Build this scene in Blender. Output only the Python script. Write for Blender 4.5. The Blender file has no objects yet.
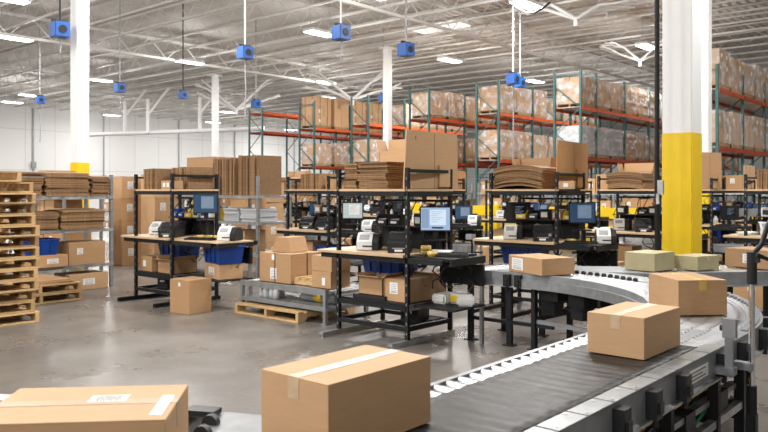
import bpy, bmesh, math, random
from mathutils import Vector, Matrix
R = random.Random(7)
C = bpy.context.scene.collection
S = bpy.context.scene
PI = math.pi
YAW = math.radians(40.6)
sY, cY = math.sin(YAW), math.cos(YAW)
F, HCAM, HY, CX = 747.0, 1.6, 190.0, 384.0
def at_depth(px, D):                       # where a thing seen at column px stands when it is D metres away
    x = (px-CX)/F*D
    return (cY*x-sY*D, sY*x+cY*D)
# ------------------------------------------------------------------ camera, world, exposure
cam = bpy.data.cameras.new('camera'); co = bpy.data.objects.new('camera', cam); C.objects.link(co)
co.location = (0, 0, HCAM); co.rotation_euler = (PI/2, 0, YAW)
cam.sensor_width = 36; cam.lens = F/768*36; cam.shift_y = -(216-HY)/768
cam.clip_start = .05; cam.clip_end = 400
cam.dof.use_dof = True; cam.dof.focus_distance = 6.0; cam.dof.aperture_fstop = 5.0
S.camera = co
w = bpy.data.worlds.new('world'); S.world = w; w.use_nodes = True
w.node_tree.nodes['Background'].inputs[0].default_value = (1, .985, .96, 1)
w.node_tree.nodes['Background'].inputs[1].default_value = .25
S.view_settings.view_transform = 'Standard'; S.view_settings.look = 'None'
S.view_settings.gamma = 1; S.view_settings.use_curve_mapping = False
S.view_settings.exposure = 0.03
LAMP_W = 330
S.cycles.max_bounces = 8; S.cycles.transparent_max_bounces = 16
S.cycles.sample_clamp_indirect = 4
S.cycles.use_denoising = True

# ------------------------------------------------------------------ materials
def nt(name):
    m = bpy.data.materials.new(name); m.use_nodes = True
    return m, m.node_tree, m.node_tree.nodes['Principled BSDF']
def mat(name, col, rough=.6, metal=0, var=0, nscale=0, namt=.12, stretch=(1, 1, 1), bump=0, emit=None, es=0, rvar=0, coat=0):
    m, t, b = nt(name)
    b.inputs['Roughness'].default_value = rough; b.inputs['Metallic'].default_value = metal
    b.inputs['Base Color'].default_value = (*col, 1)
    if coat: b.inputs['Coat Weight'].default_value = coat
    if emit: b.inputs['Emission Color'].default_value = (*emit, 1); b.inputs['Emission Strength'].default_value = es
    src = None
    if nscale:
        tc = t.nodes.new('ShaderNodeTexCoord'); mp = t.nodes.new('ShaderNodeMapping'); mp.inputs['Scale'].default_value = stretch
        n = t.nodes.new('ShaderNodeTexNoise'); n.inputs['Scale'].default_value = nscale; n.inputs['Detail'].default_value = 4
        t.links.new(tc.outputs['Object'], mp.inputs[0]); t.links.new(mp.outputs[0], n.inputs['Vector'])
        r = t.nodes.new('ShaderNodeMapRange'); r.inputs['From Min'].default_value = .3; r.inputs['From Max'].default_value = .7
        r.inputs['To Min'].default_value = 1-namt; r.inputs['To Max'].default_value = 1+namt
        t.links.new(n.outputs['Fac'], r.inputs[0]); src = r.outputs[0]
        if bump:
            bp = t.nodes.new('ShaderNodeBump'); bp.inputs['Strength'].default_value = bump; bp.inputs['Distance'].default_value = .01
            t.links.new(n.outputs['Fac'], bp.inputs['Height']); t.links.new(bp.outputs[0], b.inputs['Normal'])
        if rvar:
            q = t.nodes.new('ShaderNodeMapRange'); q.inputs['From Min'].default_value = .3; q.inputs['From Max'].default_value = .7
            q.inputs['To Min'].default_value = rough-rvar; q.inputs['To Max'].default_value = rough+rvar
            t.links.new(n.outputs['Fac'], q.inputs[0]); t.links.new(q.outputs[0], b.inputs['Roughness'])
    if var:
        oi = t.nodes.new('ShaderNodeObjectInfo'); r = t.nodes.new('ShaderNodeMapRange')
        r.inputs['To Min'].default_value = 1-var; r.inputs['To Max'].default_value = 1+var
        t.links.new(oi.outputs['Random'], r.inputs[0])
        if src:
            mu = t.nodes.new('ShaderNodeMath'); mu.operation = 'MULTIPLY'
            t.links.new(src, mu.inputs[0]); t.links.new(r.outputs[0], mu.inputs[1]); src = mu.outputs[0]
        else: src = r.outputs[0]
    if src:
        v = t.nodes.new('ShaderNodeVectorMath'); v.operation = 'SCALE'; v.inputs[0].default_value = col
        t.links.new(src, v.inputs['Scale']); t.links.new(v.outputs[0], b.inputs['Base Color'])
    return m
M = {}
M['card'] = mat('cardboard', (.43, .255, .125), .72, var=.13, nscale=9, namt=.05, stretch=(1, 1, 6))
M['card_light'] = mat('cardboard_light', (.51, .315, .165), .7, var=.05, nscale=8, namt=.04, stretch=(1, 1, 5))
M['card_deep'] = mat('cardboard_deep', (.42, .215, .085), .72, var=.06, nscale=8, namt=.05)
M['card_green'] = mat('cardboard_olive', (.40, .35, .20), .7, var=.08, nscale=8, namt=.06)
M['card_edge'] = mat('flattened_cardboard', (.235, .132, .062), .85, var=.22, nscale=40, namt=.25, stretch=(1, 1, .2))  # dark brown holds corrugated edges and the shadow between sheets
M['tape'] = mat('packing_tape', (.40, .26, .135), .4, nscale=20, namt=.05)
M['tape_clear'] = mat('clear_tape', (.53, .39, .25), .33, nscale=14, namt=.2)
M['paper'] = mat('white_paper', (.80, .80, .78), .6)
M['ink'] = mat('black_ink', (.03, .03, .03), .6)
M['strap'] = mat('black_strap', (.03, .03, .03), .5)
M['board'] = mat('maple_board', (.56, .40, .24), .5, var=.06, nscale=14, namt=.1, stretch=(.3, 6, 6))
M['pallet'] = mat('pallet_wood', (.50, .33, .155), .8, var=.2, nscale=10, namt=.22, stretch=(1, 6, 4), bump=.2)
M['pallet_far'] = mat('weathered_pallet_wood', (.33, .22, .115), .85, var=.2, nscale=6, namt=.2)
M['black'] = mat('black_steel', (.011, .012, .013), .5, nscale=30, namt=.3)
M['blackp'] = mat('black_plastic', (.022, .022, .024), .4)
M['blackm'] = mat('black_matte', (.012, .012, .013), .65)
M['galv'] = mat('galvanized_steel', (.50, .51, .52), .38, metal=.85, nscale=12, namt=.18, rvar=.1)
M['rail'] = mat('grey_painted_rail', (.25, .262, .272), .4, metal=.3, nscale=10, namt=.15)
M['rail_light'] = mat('silver_rail', (.33, .345, .355), .36, metal=.6, nscale=14, namt=.15)
M['roller'] = mat('roller_steel', (.47, .48, .50), .32, metal=.9, nscale=20, namt=.08, rvar=.08)
M['chrome'] = mat('chrome', (.85, .85, .86), .12, metal=1)
M['belt'] = mat('black_rubber', (.020, .018, .017), .44, nscale=16, namt=.25, stretch=(1, 3, 1), rvar=.08)
M['yellow'] = mat('yellow_paint', (.82, .56, .008), .4, nscale=3, namt=.04)
M['yellow2'] = mat('yellow_plastic', (.80, .55, .03), .45, var=.1)
M['white'] = mat('white_paint', (.80, .80, .79), .5, nscale=2, namt=.03)
M['whitep'] = mat('white_plastic', (.72, .73, .73), .4)
M['greyp'] = mat('grey_plastic', (.30, .31, .32), .45)
M['silverstock'] = mat('grey_mailer_paper', (.42, .43, .44), .5, var=.15)
M['blue'] = mat('blue_plastic', (.008, .055, .30), .38, var=.15)
M['bluebox'] = mat('blue_enamel', (.009, .095, .38), .4)
M['green'] = mat('rack_green', (.035, .105, .10), .45, nscale=4, namt=.15)
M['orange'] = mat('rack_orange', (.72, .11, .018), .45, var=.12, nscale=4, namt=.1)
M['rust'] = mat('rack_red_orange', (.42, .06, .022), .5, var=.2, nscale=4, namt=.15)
M['screen'] = mat('lit_blue_screen', (.02, .05, .1), .2, emit=(.40, .53, .74), es=.85)
M['screen_dim'] = mat('lit_dim_screen', (.02, .04, .07), .2, emit=(.013, .036, .082), es=1.0)
M['screen_pale'] = mat('lit_pale_screen', (.05, .06, .06), .2, emit=(.42, .50, .50), es=1.0)
M['window'] = mat('lit_window', (.1, .1, .1), .2, emit=(.62, .73, .88), es=1.0)
M['window_dim'] = mat('lit_window_dim', (.1, .1, .1), .2, emit=(.10, .16, .24), es=1.0)
M['screen_text'] = mat('lit_text', (.02, .02, .03), .2, emit=(.24, .34, .50), es=1.0)
M['lens'] = mat('lamp_lens', (.9, .9, .9), .4, emit=(1, .98, .95), es=9)
M['glow'] = mat('glow_panel', (.8, .8, .8), .4, emit=(1, .99, .97), es=.75)
M['tape_roll'] = mat('tape_roll_film', (.45, .30, .07), .35, var=.35)
M['tape_gold'] = mat('golden_tape', (.58, .36, .10), .3)
for k_ in ('belt', 'black', 'blackm', 'blackp'): M[k_].node_tree.nodes['Principled BSDF'].inputs['Specular IOR Level'].default_value = .28
M['cable'] = mat('black_cable', (.02, .02, .022), .5)
M['red'] = mat('red_plastic', (.5, .03, .02), .4)
M['cablegreen'] = mat('green_cable', (.05, .35, .12), .4)

def floor_mat():
    m, t, b = nt('polished_concrete')
    tc = t.nodes.new('ShaderNodeTexCoord')
    def noise(sc, det, lo, hi, a, c, rough=.6):
        n = t.nodes.new('ShaderNodeTexNoise'); n.inputs['Scale'].default_value = sc; n.inputs['Detail'].default_value = det
        n.inputs['Roughness'].default_value = rough
        t.links.new(tc.outputs['Object'], n.inputs['Vector'])
        r = t.nodes.new('ShaderNodeMapRange'); r.inputs['From Min'].default_value = lo; r.inputs['From Max'].default_value = hi
        r.inputs['To Min'].default_value = a; r.inputs['To Max'].default_value = c
        t.links.new(n.outputs['Fac'], r.inputs[0]); return r.outputs[0]
    a = noise(.35, 5, .35, .65, .82, 1.14); d = noise(2.6, 6, .2, .8, .76, 1.2, .62); e = noise(14, 5, .3, .7, .88, 1.1)
    mu = t.nodes.new('ShaderNodeMath'); mu.operation = 'MULTIPLY'; t.links.new(a, mu.inputs[0]); t.links.new(d, mu.inputs[1])
    mv = t.nodes.new('ShaderNodeMath'); mv.operation = 'MULTIPLY'; t.links.new(mu.outputs[0], mv.inputs[0]); t.links.new(e, mv.inputs[1])
    v = t.nodes.new('ShaderNodeVectorMath'); v.operation = 'SCALE'; v.inputs[0].default_value = (.155, .14, .125)
    t.links.new(mv.outputs[0], v.inputs['Scale']); t.links.new(v.outputs[0], b.inputs['Base Color'])
    t.links.new(noise(1.2, 4, .2, .8, .2, .42), b.inputs['Roughness'])
    bp = t.nodes.new('ShaderNodeBump'); bp.inputs['Strength'].default_value = .06; bp.inputs['Distance'].default_value = .02
    t.links.new(noise(4, 4, .0, 1, 0, 1), bp.inputs['Height']); t.links.new(bp.outputs[0], b.inputs['Normal'])
    return m
M['floor'] = floor_mat()
def ceil_mat():
    m, t, b = nt('corrugated_deck')
    tc = t.nodes.new('ShaderNodeTexCoord')
    wv = t.nodes.new('ShaderNodeTexWave'); wv.inputs['Scale'].default_value = .95; wv.bands_direction = 'X'; wv.inputs['Distortion'].default_value = 0
    t.links.new(tc.outputs['Object'], wv.inputs['Vector'])
    bp = t.nodes.new('ShaderNodeBump'); bp.inputs['Strength'].default_value = .8; bp.inputs['Distance'].default_value = .06
    t.links.new(wv.outputs['Fac'], bp.inputs['Height']); t.links.new(bp.outputs[0], b.inputs['Normal'])
    n = t.nodes.new('ShaderNodeTexNoise'); n.inputs['Scale'].default_value = .5; n.inputs['Detail'].default_value = 5
    t.links.new(tc.outputs['Object'], n.inputs['Vector'])
    r = t.nodes.new('ShaderNodeMapRange'); r.inputs['From Min'].default_value = .3; r.inputs['From Max'].default_value = .7
    r.inputs['To Min'].default_value = .88; r.inputs['To Max'].default_value = 1.08
    t.links.new(n.outputs['Fac'], r.inputs[0])
    v = t.nodes.new('ShaderNodeVectorMath'); v.operation = 'SCALE'; v.inputs[0].default_value = (.60, .575, .54)
    t.links.new(r.outputs[0], v.inputs['Scale']); t.links.new(v.outputs[0], b.inputs['Base Color'])
    b.inputs['Roughness'].default_value = .7
    return m
M['deck'] = ceil_mat()
M['joist'] = mat('joist_paint', (.66, .64, .61), .6, var=.06, nscale=1.5, namt=.1)
def wall_mat():
    m, t, b = nt('white_wall_panels')
    tc = t.nodes.new('ShaderNodeTexCoord'); br = t.nodes.new('ShaderNodeTexBrick')
    br.offset = 0; br.inputs['Scale'].default_value = 1; br.inputs['Brick Width'].default_value = 2.4; br.inputs['Row Height'].default_value = 3.2
    br.inputs['Mortar Size'].default_value = .018
    br.inputs['Color1'].default_value = (.80, .80, .79, 1); br.inputs['Color2'].default_value = (.76, .76, .75, 1); br.inputs['Mortar'].default_value = (.5, .5, .5, 1)
    sx = t.nodes.new('ShaderNodeSeparateXYZ'); cx = t.nodes.new('ShaderNodeCombineXYZ'); ad = t.nodes.new('ShaderNodeMath')
    t.links.new(tc.outputs['Object'], sx.inputs[0]); t.links.new(sx.outputs[0], ad.inputs[0]); t.links.new(sx.outputs[1], ad.inputs[1])
    t.links.new(ad.outputs[0], cx.inputs[0]); t.links.new(sx.outputs[2], cx.inputs[1]); t.links.new(cx.outputs[0], br.inputs['Vector'])
    t.links.new(br.outputs['Color'], b.inputs['Base Color']); b.inputs['Roughness'].default_value = .55
    return m
M['wall'] = wall_mat()
def wrap_mat():
    m, t, b = nt('stretch_wrap')
    b.inputs['Base Color'].default_value = (.85, .86, .87, 1); b.inputs['Roughness'].default_value = .16
    tc = t.nodes.new('ShaderNodeTexCoord'); n = t.nodes.new('ShaderNodeTexNoise'); n.inputs['Scale'].default_value = 3.2; n.inputs['Detail'].default_value = 5
    oi = t.nodes.new('ShaderNodeObjectInfo'); va = t.nodes.new('ShaderNodeVectorMath'); va.operation = 'ADD'
    sc = t.nodes.new('ShaderNodeVectorMath'); sc.operation = 'SCALE'; sc.inputs[0].default_value = (9, 7, 5)
    t.links.new(oi.outputs['Random'], sc.inputs['Scale'])
    t.links.new(tc.outputs['Object'], va.inputs[0]); t.links.new(sc.outputs[0], va.inputs[1]); t.links.new(va.outputs[0], n.inputs['Vector'])
    r = t.nodes.new('ShaderNodeMapRange'); r.inputs['From Min'].default_value = .4; r.inputs['From Max'].default_value = .68
    r.inputs['To Min'].default_value = .04; r.inputs['To Max'].default_value = .62
    t.links.new(n.outputs['Fac'], r.inputs[0]); t.links.new(r.outputs[0], b.inputs['Alpha'])
    bp = t.nodes.new('ShaderNodeBump'); bp.inputs['Strength'].default_value = .7; bp.inputs['Distance'].default_value = .05
    t.links.new(n.outputs['Fac'], bp.inputs['Height']); t.links.new(bp.outputs[0], b.inputs['Normal'])
    return m
M['wrap'] = wrap_mat()

# ------------------------------------------------------------------ mesh helpers
class MB:
    def __init__(s): s.v = []; s.f = []; s.sm = []
    def add(s, vs, fs, smooth=False):
        o = len(s.v); s.v += [tuple(p) for p in vs]; s.f += [tuple(i+o for i in q) for q in fs]; s.sm += [smooth]*len(fs)
    def box(s, x0, x1, y0, y1, z0, z1, m=None):
        vs = [Vector(p) for p in ((x0, y0, z0), (x1, y0, z0), (x1, y1, z0), (x0, y1, z0), (x0, y0, z1), (x1, y0, z1), (x1, y1, z1), (x0, y1, z1))]
        if m: vs = [m @ p for p in vs]
        s.add(vs, [(3, 2, 1, 0), (4, 5, 6, 7), (0, 1, 5, 4), (1, 2, 6, 5), (2, 3, 7, 6), (3, 0, 4, 7)]); return s
    def cbox(s, cx, cy, cz, sx, sy, sz, m=None): return s.box(cx-sx/2, cx+sx/2, cy-sy/2, cy+sy/2, cz-sz/2, cz+sz/2, m)
    def beam(s, a, b, w=.04, h=None):
        a = Vector(a); b = Vector(b); h = h or w; d = (b-a).normalized()
        up = Vector((0, 0, 1)) if abs(d.z) < .95 else Vector((0, 1, 0))
        u = d.cross(up).normalized(); n = u.cross(d)
        vs = []
        for p in (a, b):
            for q, r in ((-1, -1), (1, -1), (1, 1), (-1, 1)): vs.append(p+u*(q*w/2)+n*(r*h/2))
        s.add(vs, [(0, 1, 2, 3), (7, 6, 5, 4), (0, 4, 5, 1), (1, 5, 6, 2), (2, 6, 7, 3), (3, 7, 4, 0)]); return s
    def tube(s, pts, r, n=8, r2=None):
        pts = [Vector(p) for p in pts]; o = []
        for i, p in enumerate(pts):
            d = (pts[min(i+1, len(pts)-1)]-pts[max(i-1, 0)]).normalized()
            up = Vector((0, 0, 1)) if abs(d.z) < .9 else Vector((0, 1, 0))
            u = d.cross(up).normalized(); q = u.cross(d)
            rr = r if r2 is None else r+(r2-r)*i/(len(pts)-1)
            o += [p+(u*math.cos(2*PI*k/n)+q*math.sin(2*PI*k/n))*rr for k in range(n)]
        fs = [(i*n+k, i*n+(k+1) % n, (i+1)*n+(k+1) % n, (i+1)*n+k) for i in range(len(pts)-1) for k in range(n)]
        s.add(o, fs, True)
        m = len(pts)-1
        s.add([o[k] for k in range(n)], [tuple(range(n))]); s.add([o[m*n+k] for k in range(n)], [tuple(range(n-1, -1, -1))]); return s
    def prism(s, poly, axis, a, b):      # poly of 2-D points pushed along an axis; u,v are the other two axes in order
        def P(u, v, t): return {'x': (t, u, v), 'y': (u, t, v), 'z': (u, v, t)}[axis]
        n = len(poly)
        vs = [P(u, v, a) for u, v in poly]+[P(u, v, b) for u, v in poly]
        s.add(vs, [tuple(range(n)), tuple(range(2*n-1, n-1, -1))]+[(i, n+i, n+(i+1) % n, (i+1) % n) for i in range(n)]); return s
    def lathe(s, prof, n=16):
        vs = [(r*math.cos(2*PI*k/n), r*math.sin(2*PI*k/n), z) for r, z in prof for k in range(n)]
        s.add(vs, [(i*n+k, i*n+(k+1) % n, (i+1)*n+(k+1) % n, (i+1)*n+k) for i in range(len(prof)-1) for k in range(n)], True); return s
    def sweep(s, prof, cx, cy, a0, a1, n):   # profile (radius, z), swept round (cx, cy)
        m = len(prof); vs = []
        for i in range(n+1):
            a = a0+(a1-a0)*i/n
            vs += [(cx+r*math.cos(a), cy+r*math.sin(a), z) for r, z in prof]
        fs = [(i*m+k, i*m+(k+1) % m, (i+1)*m+(k+1) % m, (i+1)*m+k) for i in range(n) for k in range(m)]
        fs += [tuple(range(m)), tuple(n*m+k for k in range(m-1, -1, -1))]
        s.add(vs, fs); return s
    def mesh(s, name, m, bevel=0):
        me = bpy.data.meshes.new(name); me.from_pydata(s.v, [], s.f); me.materials.append(M[m] if isinstance(m, str) else m)
        me.polygons.foreach_set('use_smooth', s.sm)
        bm = bmesh.new(); bm.from_mesh(me); bmesh.ops.recalc_face_normals(bm, faces=bm.faces)
        if bevel: bmesh.ops.bevel(bm, geom=[e for e in bm.edges if len(e.link_faces) == 2 and e.calc_face_angle(0) > .5], offset=bevel, segments=2, affect='EDGES')
        bm.to_mesh(me); bm.free(); me.update(); return me
    def build(s, name, m, parent=None, bevel=0, loc=None):
        o = bpy.data.objects.new(name, s.mesh(name, m, bevel)); C.objects.link(o)
        if parent: o.parent = parent
        if loc: o.location = loc
        return o
def link(name, me, parent=None, loc=(0, 0, 0), rz=0):
    o = bpy.data.objects.new(name, me); C.objects.link(o); o.parent = parent; o.location = loc; o.rotation_euler.z = rz; return o
def tag(o, label, cat, group=None, kind=None):
    o['label'] = label; o['category'] = cat
    if group: o['group'] = group
    if kind: o['kind'] = kind
    return o
def thing(name, label, cat, loc=(0, 0, 0), rz=0, group=None):
    o = bpy.data.objects.new(name, None); C.objects.link(o); o.empty_display_size = .1
    o.location = loc; o.rotation_euler.z = rz
    return tag(o, label, cat, group)
def dup(src, loc, rz, label, group=None):
    r = src.copy(); C.objects.link(r); r.location = loc; r.rotation_euler.z = rz; r['label'] = label
    if group: r['group'] = group
    elif 'group' in r: del r['group']
    for ch in src.children:
        c = ch.copy(); C.objects.link(c); c.parent = r
        for g in ch.children:
            d = g.copy(); C.objects.link(d); d.parent = c
    return r
PROTO = {}
def proto_put(kind, maker, loc, rz, label, group=None):   # first use moves the prototype itself, later uses copy it
    if kind not in PROTO:
        o = maker(); PROTO[kind] = o; o.location = loc; o.rotation_euler.z = rz; o['label'] = label
        if group: o['group'] = group
        return o
    return dup(PROTO[kind], loc, rz, label, group)

# ------------------------------------------------------------------ the setting
def struct(name, mb, m, label, cat, group=None): return tag(mb.build(name, m), label, cat, group, 'structure')
ZD = 8.8
struct('floor', MB().box(-60, 30, -25, 78, -.2, 0), 'floor', 'grey polished concrete warehouse floor', 'floor')
struct('ceiling', MB().box(-60, 30, -25, 78, ZD, ZD+.2), 'deck', 'white painted corrugated roof deck', 'ceiling')
struct('wall_left', MB().box(-60.3, -60, -25, 78, 0, ZD), 'wall', 'long white panel wall behind the shelving', 'wall')
struct('wall_back', MB().box(-60, 30, 78, 78.3, 0, ZD), 'wall', 'white end wall behind the pallet racks', 'wall')
jm = MB()
jm.beam((-60, 0, 8.74), (30, 0, 8.74), .09, .07); jm.beam((-60, 0, 8.12), (30, 0, 8.12), .09, .07)
for i in range(75):
    x = -60+i*1.2
    jm.beam((x, 0, 8.12), (x+.6, 0, 8.74), .018); jm.beam((x+.6, 0, 8.74), (x+1.2, 0, 8.12), .018)
jme = jm.mesh('ceiling_joist', 'joist')
for i in range(46):
    tag(link('ceiling_joist', jme, None, (0, -5+i*1.8, 0)), 'white open-web steel roof joist crossing under the deck', 'joist', 'roof joists', 'structure')
gm = MB(); gm.beam((0, -25, 8.6), (0, 78, 8.6), .14, .1); gm.beam((0, -25, 7.75), (0, 78, 7.75), .14, .1)
for i in range(57):
    y = -25+i*1.8; gm.beam((0, y, 7.75), (0, y+.9, 8.6), .03); gm.beam((0, y+.9, 8.6), (0, y+1.8, 7.75), .03)
gme = gm.mesh('roof_girder', 'joist')
for x in (10.8, -2.97, -16.8, -30.6, -44.4):
    tag(link('roof_girder', gme, None, (x, 0, 0)), 'deep white truss girder carrying the roof joists', 'girder', 'roof girders', 'structure')

def column(x, y, sw, label, band):
    r = thing('column', label, 'column', (x, y, 0)); r['kind'] = 'structure'
    h = sw/2
    MB().box(-h, h, -h, h, 0, 7.75).build('shaft', 'white', r, .012)
    if band:
        MB().box(-h-.004, h+.004, -h-.004, h+.004, .0, band).build('yellow_band', 'yellow', r, .012)['label'] = 'yellow painted lower part of column'
    MB().box(-h-.12, h+.12, -h-.12, h+.12, 7.7, 7.75).build('cap_plate', 'white', r)
    return r
cx_, cy_ = at_depth(682, 9.0)
column(cx_, cy_, .35, 'large white square column with bright yellow lower half behind the conveyor', 2.29)
column(-16.8, 8.65, .31, 'white column with yellow base behind the left shelving', 2.25)
column(*at_depth(387.5, 32.3), .285, 'white column in front of the middle pallet racks', 2.25)
column(-32.9, 24.5, .28, 'slim white far column before the white wall', 2.25)
cx2, cy2 = at_depth(704.5, 17.0)
column(cx2, cy2, .25, 'white column half hidden behind the large yellow column', 2.25)
# conduits on the left wall
for i, y in enumerate((12, 21, 27, 33, 40.5, 47, 55)):
    mb = MB(); mb.tube([(-59.93, y, 0), (-59.93, y, 8.1)], .06, 8); mb.cbox(-59.9, y, 2.6+.5*(i % 3), .2, .35, .5)
    tag(mb.build('wall_conduit', 'rail_light'), 'thin grey conduit with a box running up the white wall', 'conduit', 'conduits on the white wall', 'structure')
# white pipe runs and tubes standing for lamp glare on joists below the roof
a = at_depth(88, 48); b = at_depth(264, 43)
mb = MB(); mb.tube([(a[0], a[1], 5.15), (b[0], b[1], 5.15)], .13, 10)
for px, D in ((125, 47), (148, 46), (200, 45)):
    p = at_depth(px, D); mb.tube([(p[0], p[1], 5.1), (p[0], p[1], 7.2)], .12, 8); mb.tube([(p[0], p[1], 6.2), (p[0]+.9, p[1]+.9, 7.9)], .09, 8)
struct('pipe_run', mb, 'white', 'long white pipe with risers hung across the far left wall', 'pipe')
def glare(px, D, z0, sc, label):  # white tubes stand in for joist webs glaring near the lamps
    x, y = at_depth(px, D); mb = MB()
    def br(p, ang, tilt, L, r, dep):
        q = (p[0]+math.cos(ang)*math.cos(tilt)*L, p[1]+math.sin(ang)*math.cos(tilt)*L, min(p[2]+math.sin(tilt)*L, 8.05))
        mb.tube([p, q], r, 7, r*.8)
        if dep:
            for da in (-.45, .4): br(q, ang+da, tilt+R.uniform(-.25, .15), L*.72, r*.75, dep-1)
    base = (x, y, z0); mb.tube([(x, y, z0-.25), base], .1*sc, 8)
    for k in range(4): br(base, YAW+(0, PI, .5, PI-.5)[k], (.75, .7, .35, .4)[k], 1.25*sc, .085*sc, 2)
    struct('joist_glare', mb, 'white', label, 'pipe')
glare(352, 37, 6.05, 1.0, 'white tubes for joist brace above the left rack of brown cartons')
glare(236, 43, 6.2, 1.0, 'white tubes for joist brace above the empty orange rack')
glare(576, 26, 7.55, .9, 'white tubes for joist brace under the roof by the large lamp')
glare(640, 33, 7.3, .7, 'white tubes for joist brace beside the lamp left of the column')
# black conduit standing beside the yellow column
x, y = at_depth(657, 8.5)
mb = MB(); mb.tube([(x, y, 0), (x, y, 8.1)], .028, 10)
bp = thing('conduit_pole', 'thin black conduit pole rising to the roof beside the yellow column', 'pole')
mb.build('pole', 'black', bp); MB().cbox(x+.05, y-.02, 1.63, .06, .05, .16).build('switch_box', 'galv', bp); MB().cbox(x+.02, y-.03, 1.5, .03, .03, .12).build('clamp', 'galv', bp)

# ------------------------------------------------------------------ lamps
def lamp_maker():
    r = thing('high_bay_lamp', '', 'lamp')
    MB().box(-.26, .26, -.65, .65, .03, .13).build('housing', 'white', r)
    MB().box(-.23, .23, -.62, .62, 0, .03).build('lens', 'lens', r)
    mb = MB()
    for s in (-.5, .5): mb.tube([(0, s, .13), (0, s, ZD-7.5)], .012, 6)
    mb.build('hanger', 'galv', r)
    return r
lamps = [(15, 38, 'high bay lamp at the upper left, left of the yellow-based column'), (100, 80, 'high bay lamp just right of the yellow-based column'),
         (190, 62, 'high bay lamp above the pipe run, left of the hanging blue box'), (320, 33, 'high bay lamp right beside a hanging blue box'),
         (450, 60, 'high bay lamp right of the cable-less blue box'), (647, 46, 'high bay lamp left of the large yellow column'),
         (535, 81, 'high bay lamp just right of the two paired blue boxes'), (602, 92, 'high bay lamp low over the right rack rows'),
         (30, 95, 'far high bay lamp left of the yellow-based column'), (325, 82, 'far high bay lamp above the brown carton loads'),
         (526, 4, 'large bright lamp at the top above the paired blue boxes'), (228, 112, 'far high bay lamp over the empty orange rack')]
LP = []
for px, py, lb in lamps:
    D = 5.95*F/(HY-py); x, y = at_depth(px, D); LP.append((x, y, lb, None))
for x in (-24, -15, -6):
    for y in (-4, 3, 10, 17):
        if x*x+y*y > 0 and not any(math.hypot(x-q[0], y-q[1]) < 5 for q in LP):
            LP.append((x, y, 'high bay lamp added outside the view to brighten faces toward the camera', 'lamps over the conveyors'))
for x in (-20, -11, -2, 7):
    for y in (-8, -15): LP.append((x, y, 'high bay lamp added outside the view to brighten faces toward the camera', 'lamps over the conveyors'))  # unseen lamps added to brighten the column and faces toward the camera
LP += [(x, y, 'high bay lamp added outside the view to brighten faces toward the camera', 'lamps over the conveyors') for x, y in ((0, 18), (1, 27), (0, 9))]  # unseen lamps added to light the right-hand sides of the racks
LP += [(-54, 10, 'far high bay lamp beside the long white wall', 'lamps by the white wall'), (-55, 31, 'far high bay lamp beside the long white wall', 'lamps by the white wall'), (-55, 50, 'far high bay lamp beside the long white wall', 'lamps by the white wall'), (-52, 22, 'far high bay lamp beside the long white wall', 'lamps by the white wall'), (-54, 40, 'far high bay lamp beside the long white wall', 'lamps by the white wall'), (-54, 58, 'far high bay lamp beside the long white wall', 'lamps by the white wall'), (-40, 66, 'far high bay lamp beside the long white wall', 'lamps by the white wall'), (-40, 8, LP[-1][2], LP[-1][3]), (-34, 34, 'far high bay lamp behind the rack rows', 'lamps behind the racks'), (-22, 52, 'far high bay lamp behind the rack rows', 'lamps behind the racks'), (-8, 50, 'far high bay lamp behind the rack rows', 'lamps behind the racks'), (-50, 50, 'far high bay lamp behind the rack rows', 'lamps behind the racks')]  # lamps beside the wall are added to brighten it
ld = bpy.data.lights.new('lamp_light', 'POINT'); ld.shadow_soft_size = .28; ld.energy = LAMP_W*.34; ld.color = (1, .98, .955)
la = bpy.data.lights.new('lamp_downlight', 'AREA'); la.shape = 'RECTANGLE'; la.size = .44; la.size_y = 1.2; la.energy = LAMP_W*.54; la.color = (1, .98, .955)
for x, y, lb, g in LP:
    o = proto_put('lamp', lamp_maker, (x, y, 7.5), 0, lb, g)
    l = bpy.data.objects.new('lamp_light', ld); C.objects.link(l); l.parent = o; l.location = (0, 0, -.42)
    l = bpy.data.objects.new('lamp_downlight', la); C.objects.link(l); l.parent = o; l.location = (0, 0, -.012)
x, y = at_depth(438, 33)
mb = MB(); mb.box(-1.3, 1.3, -.7, .7, ZD-.03, ZD)
o = mb.build('glow', 'glow', None, loc=(x, y, 0)); tag(o, 'pale roof skylight panel seen between the joists', 'glow', None, 'structure')  # emissive panel set under the roof deck

# ------------------------------------------------------------------ blue boxes hanging from the roof
def hang(px, py, label, size=.3, pole='galv', D=None, tail=.5, rz=.78):
    D = D or 3.65*F/(HY-py); x, y = at_depth(px, D); z = HCAM+(HY-py)*D/F
    r = thing('hanging_blue_box', label, 'box', (x, y, z), YAW+rz)
    h = size/2
    MB().box(-h, h, -h, h, -h, h).build('housing', 'bluebox', r, .012)
    MB().tube([(0, -h-.012, 0), (0, -h+.005, 0)], h*.55, 16).build('fan_opening', 'blackp', r)
    MB().tube([(h-.005, 0, .02), (h+.012, 0, .02)], h*.5, 16).build('side_opening', 'blackp', r)
    MB().tube([(0, 0, h), (0, 0, ZD-z)], .022, 8).build('hanger_pole', pole, r)
    MB().beam((-h*1.1, 0, h+.03), (h*1.1, 0, h+.03), .05).build('bracket', 'blackp', r)
    if tail: MB().tube([(0, 0, -h), (.02, 0, -h-tail*.5), (0, 0, -h-tail)], .018, 6).build('tail_cable', 'greyp', r)
    return r
hang(60, 30, 'blue box on a black pole, left of the yellow-based column', .34, 'black', tail=.35)
hang(245, 53, 'blue box on a white pole above the white far column', .33, 'white', tail=1.6)
hang(341, 33, 'blue box hanging right beside a lit lamp', .33, 'white', tail=.5)
hang(406, 50, 'blue box hanging above the white middle column', .33, 'greyp', tail=0)
hang(120, 88, 'small blue box right of the yellow-based column, above the pipe run', .32, 'greyp', tail=.9)
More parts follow.
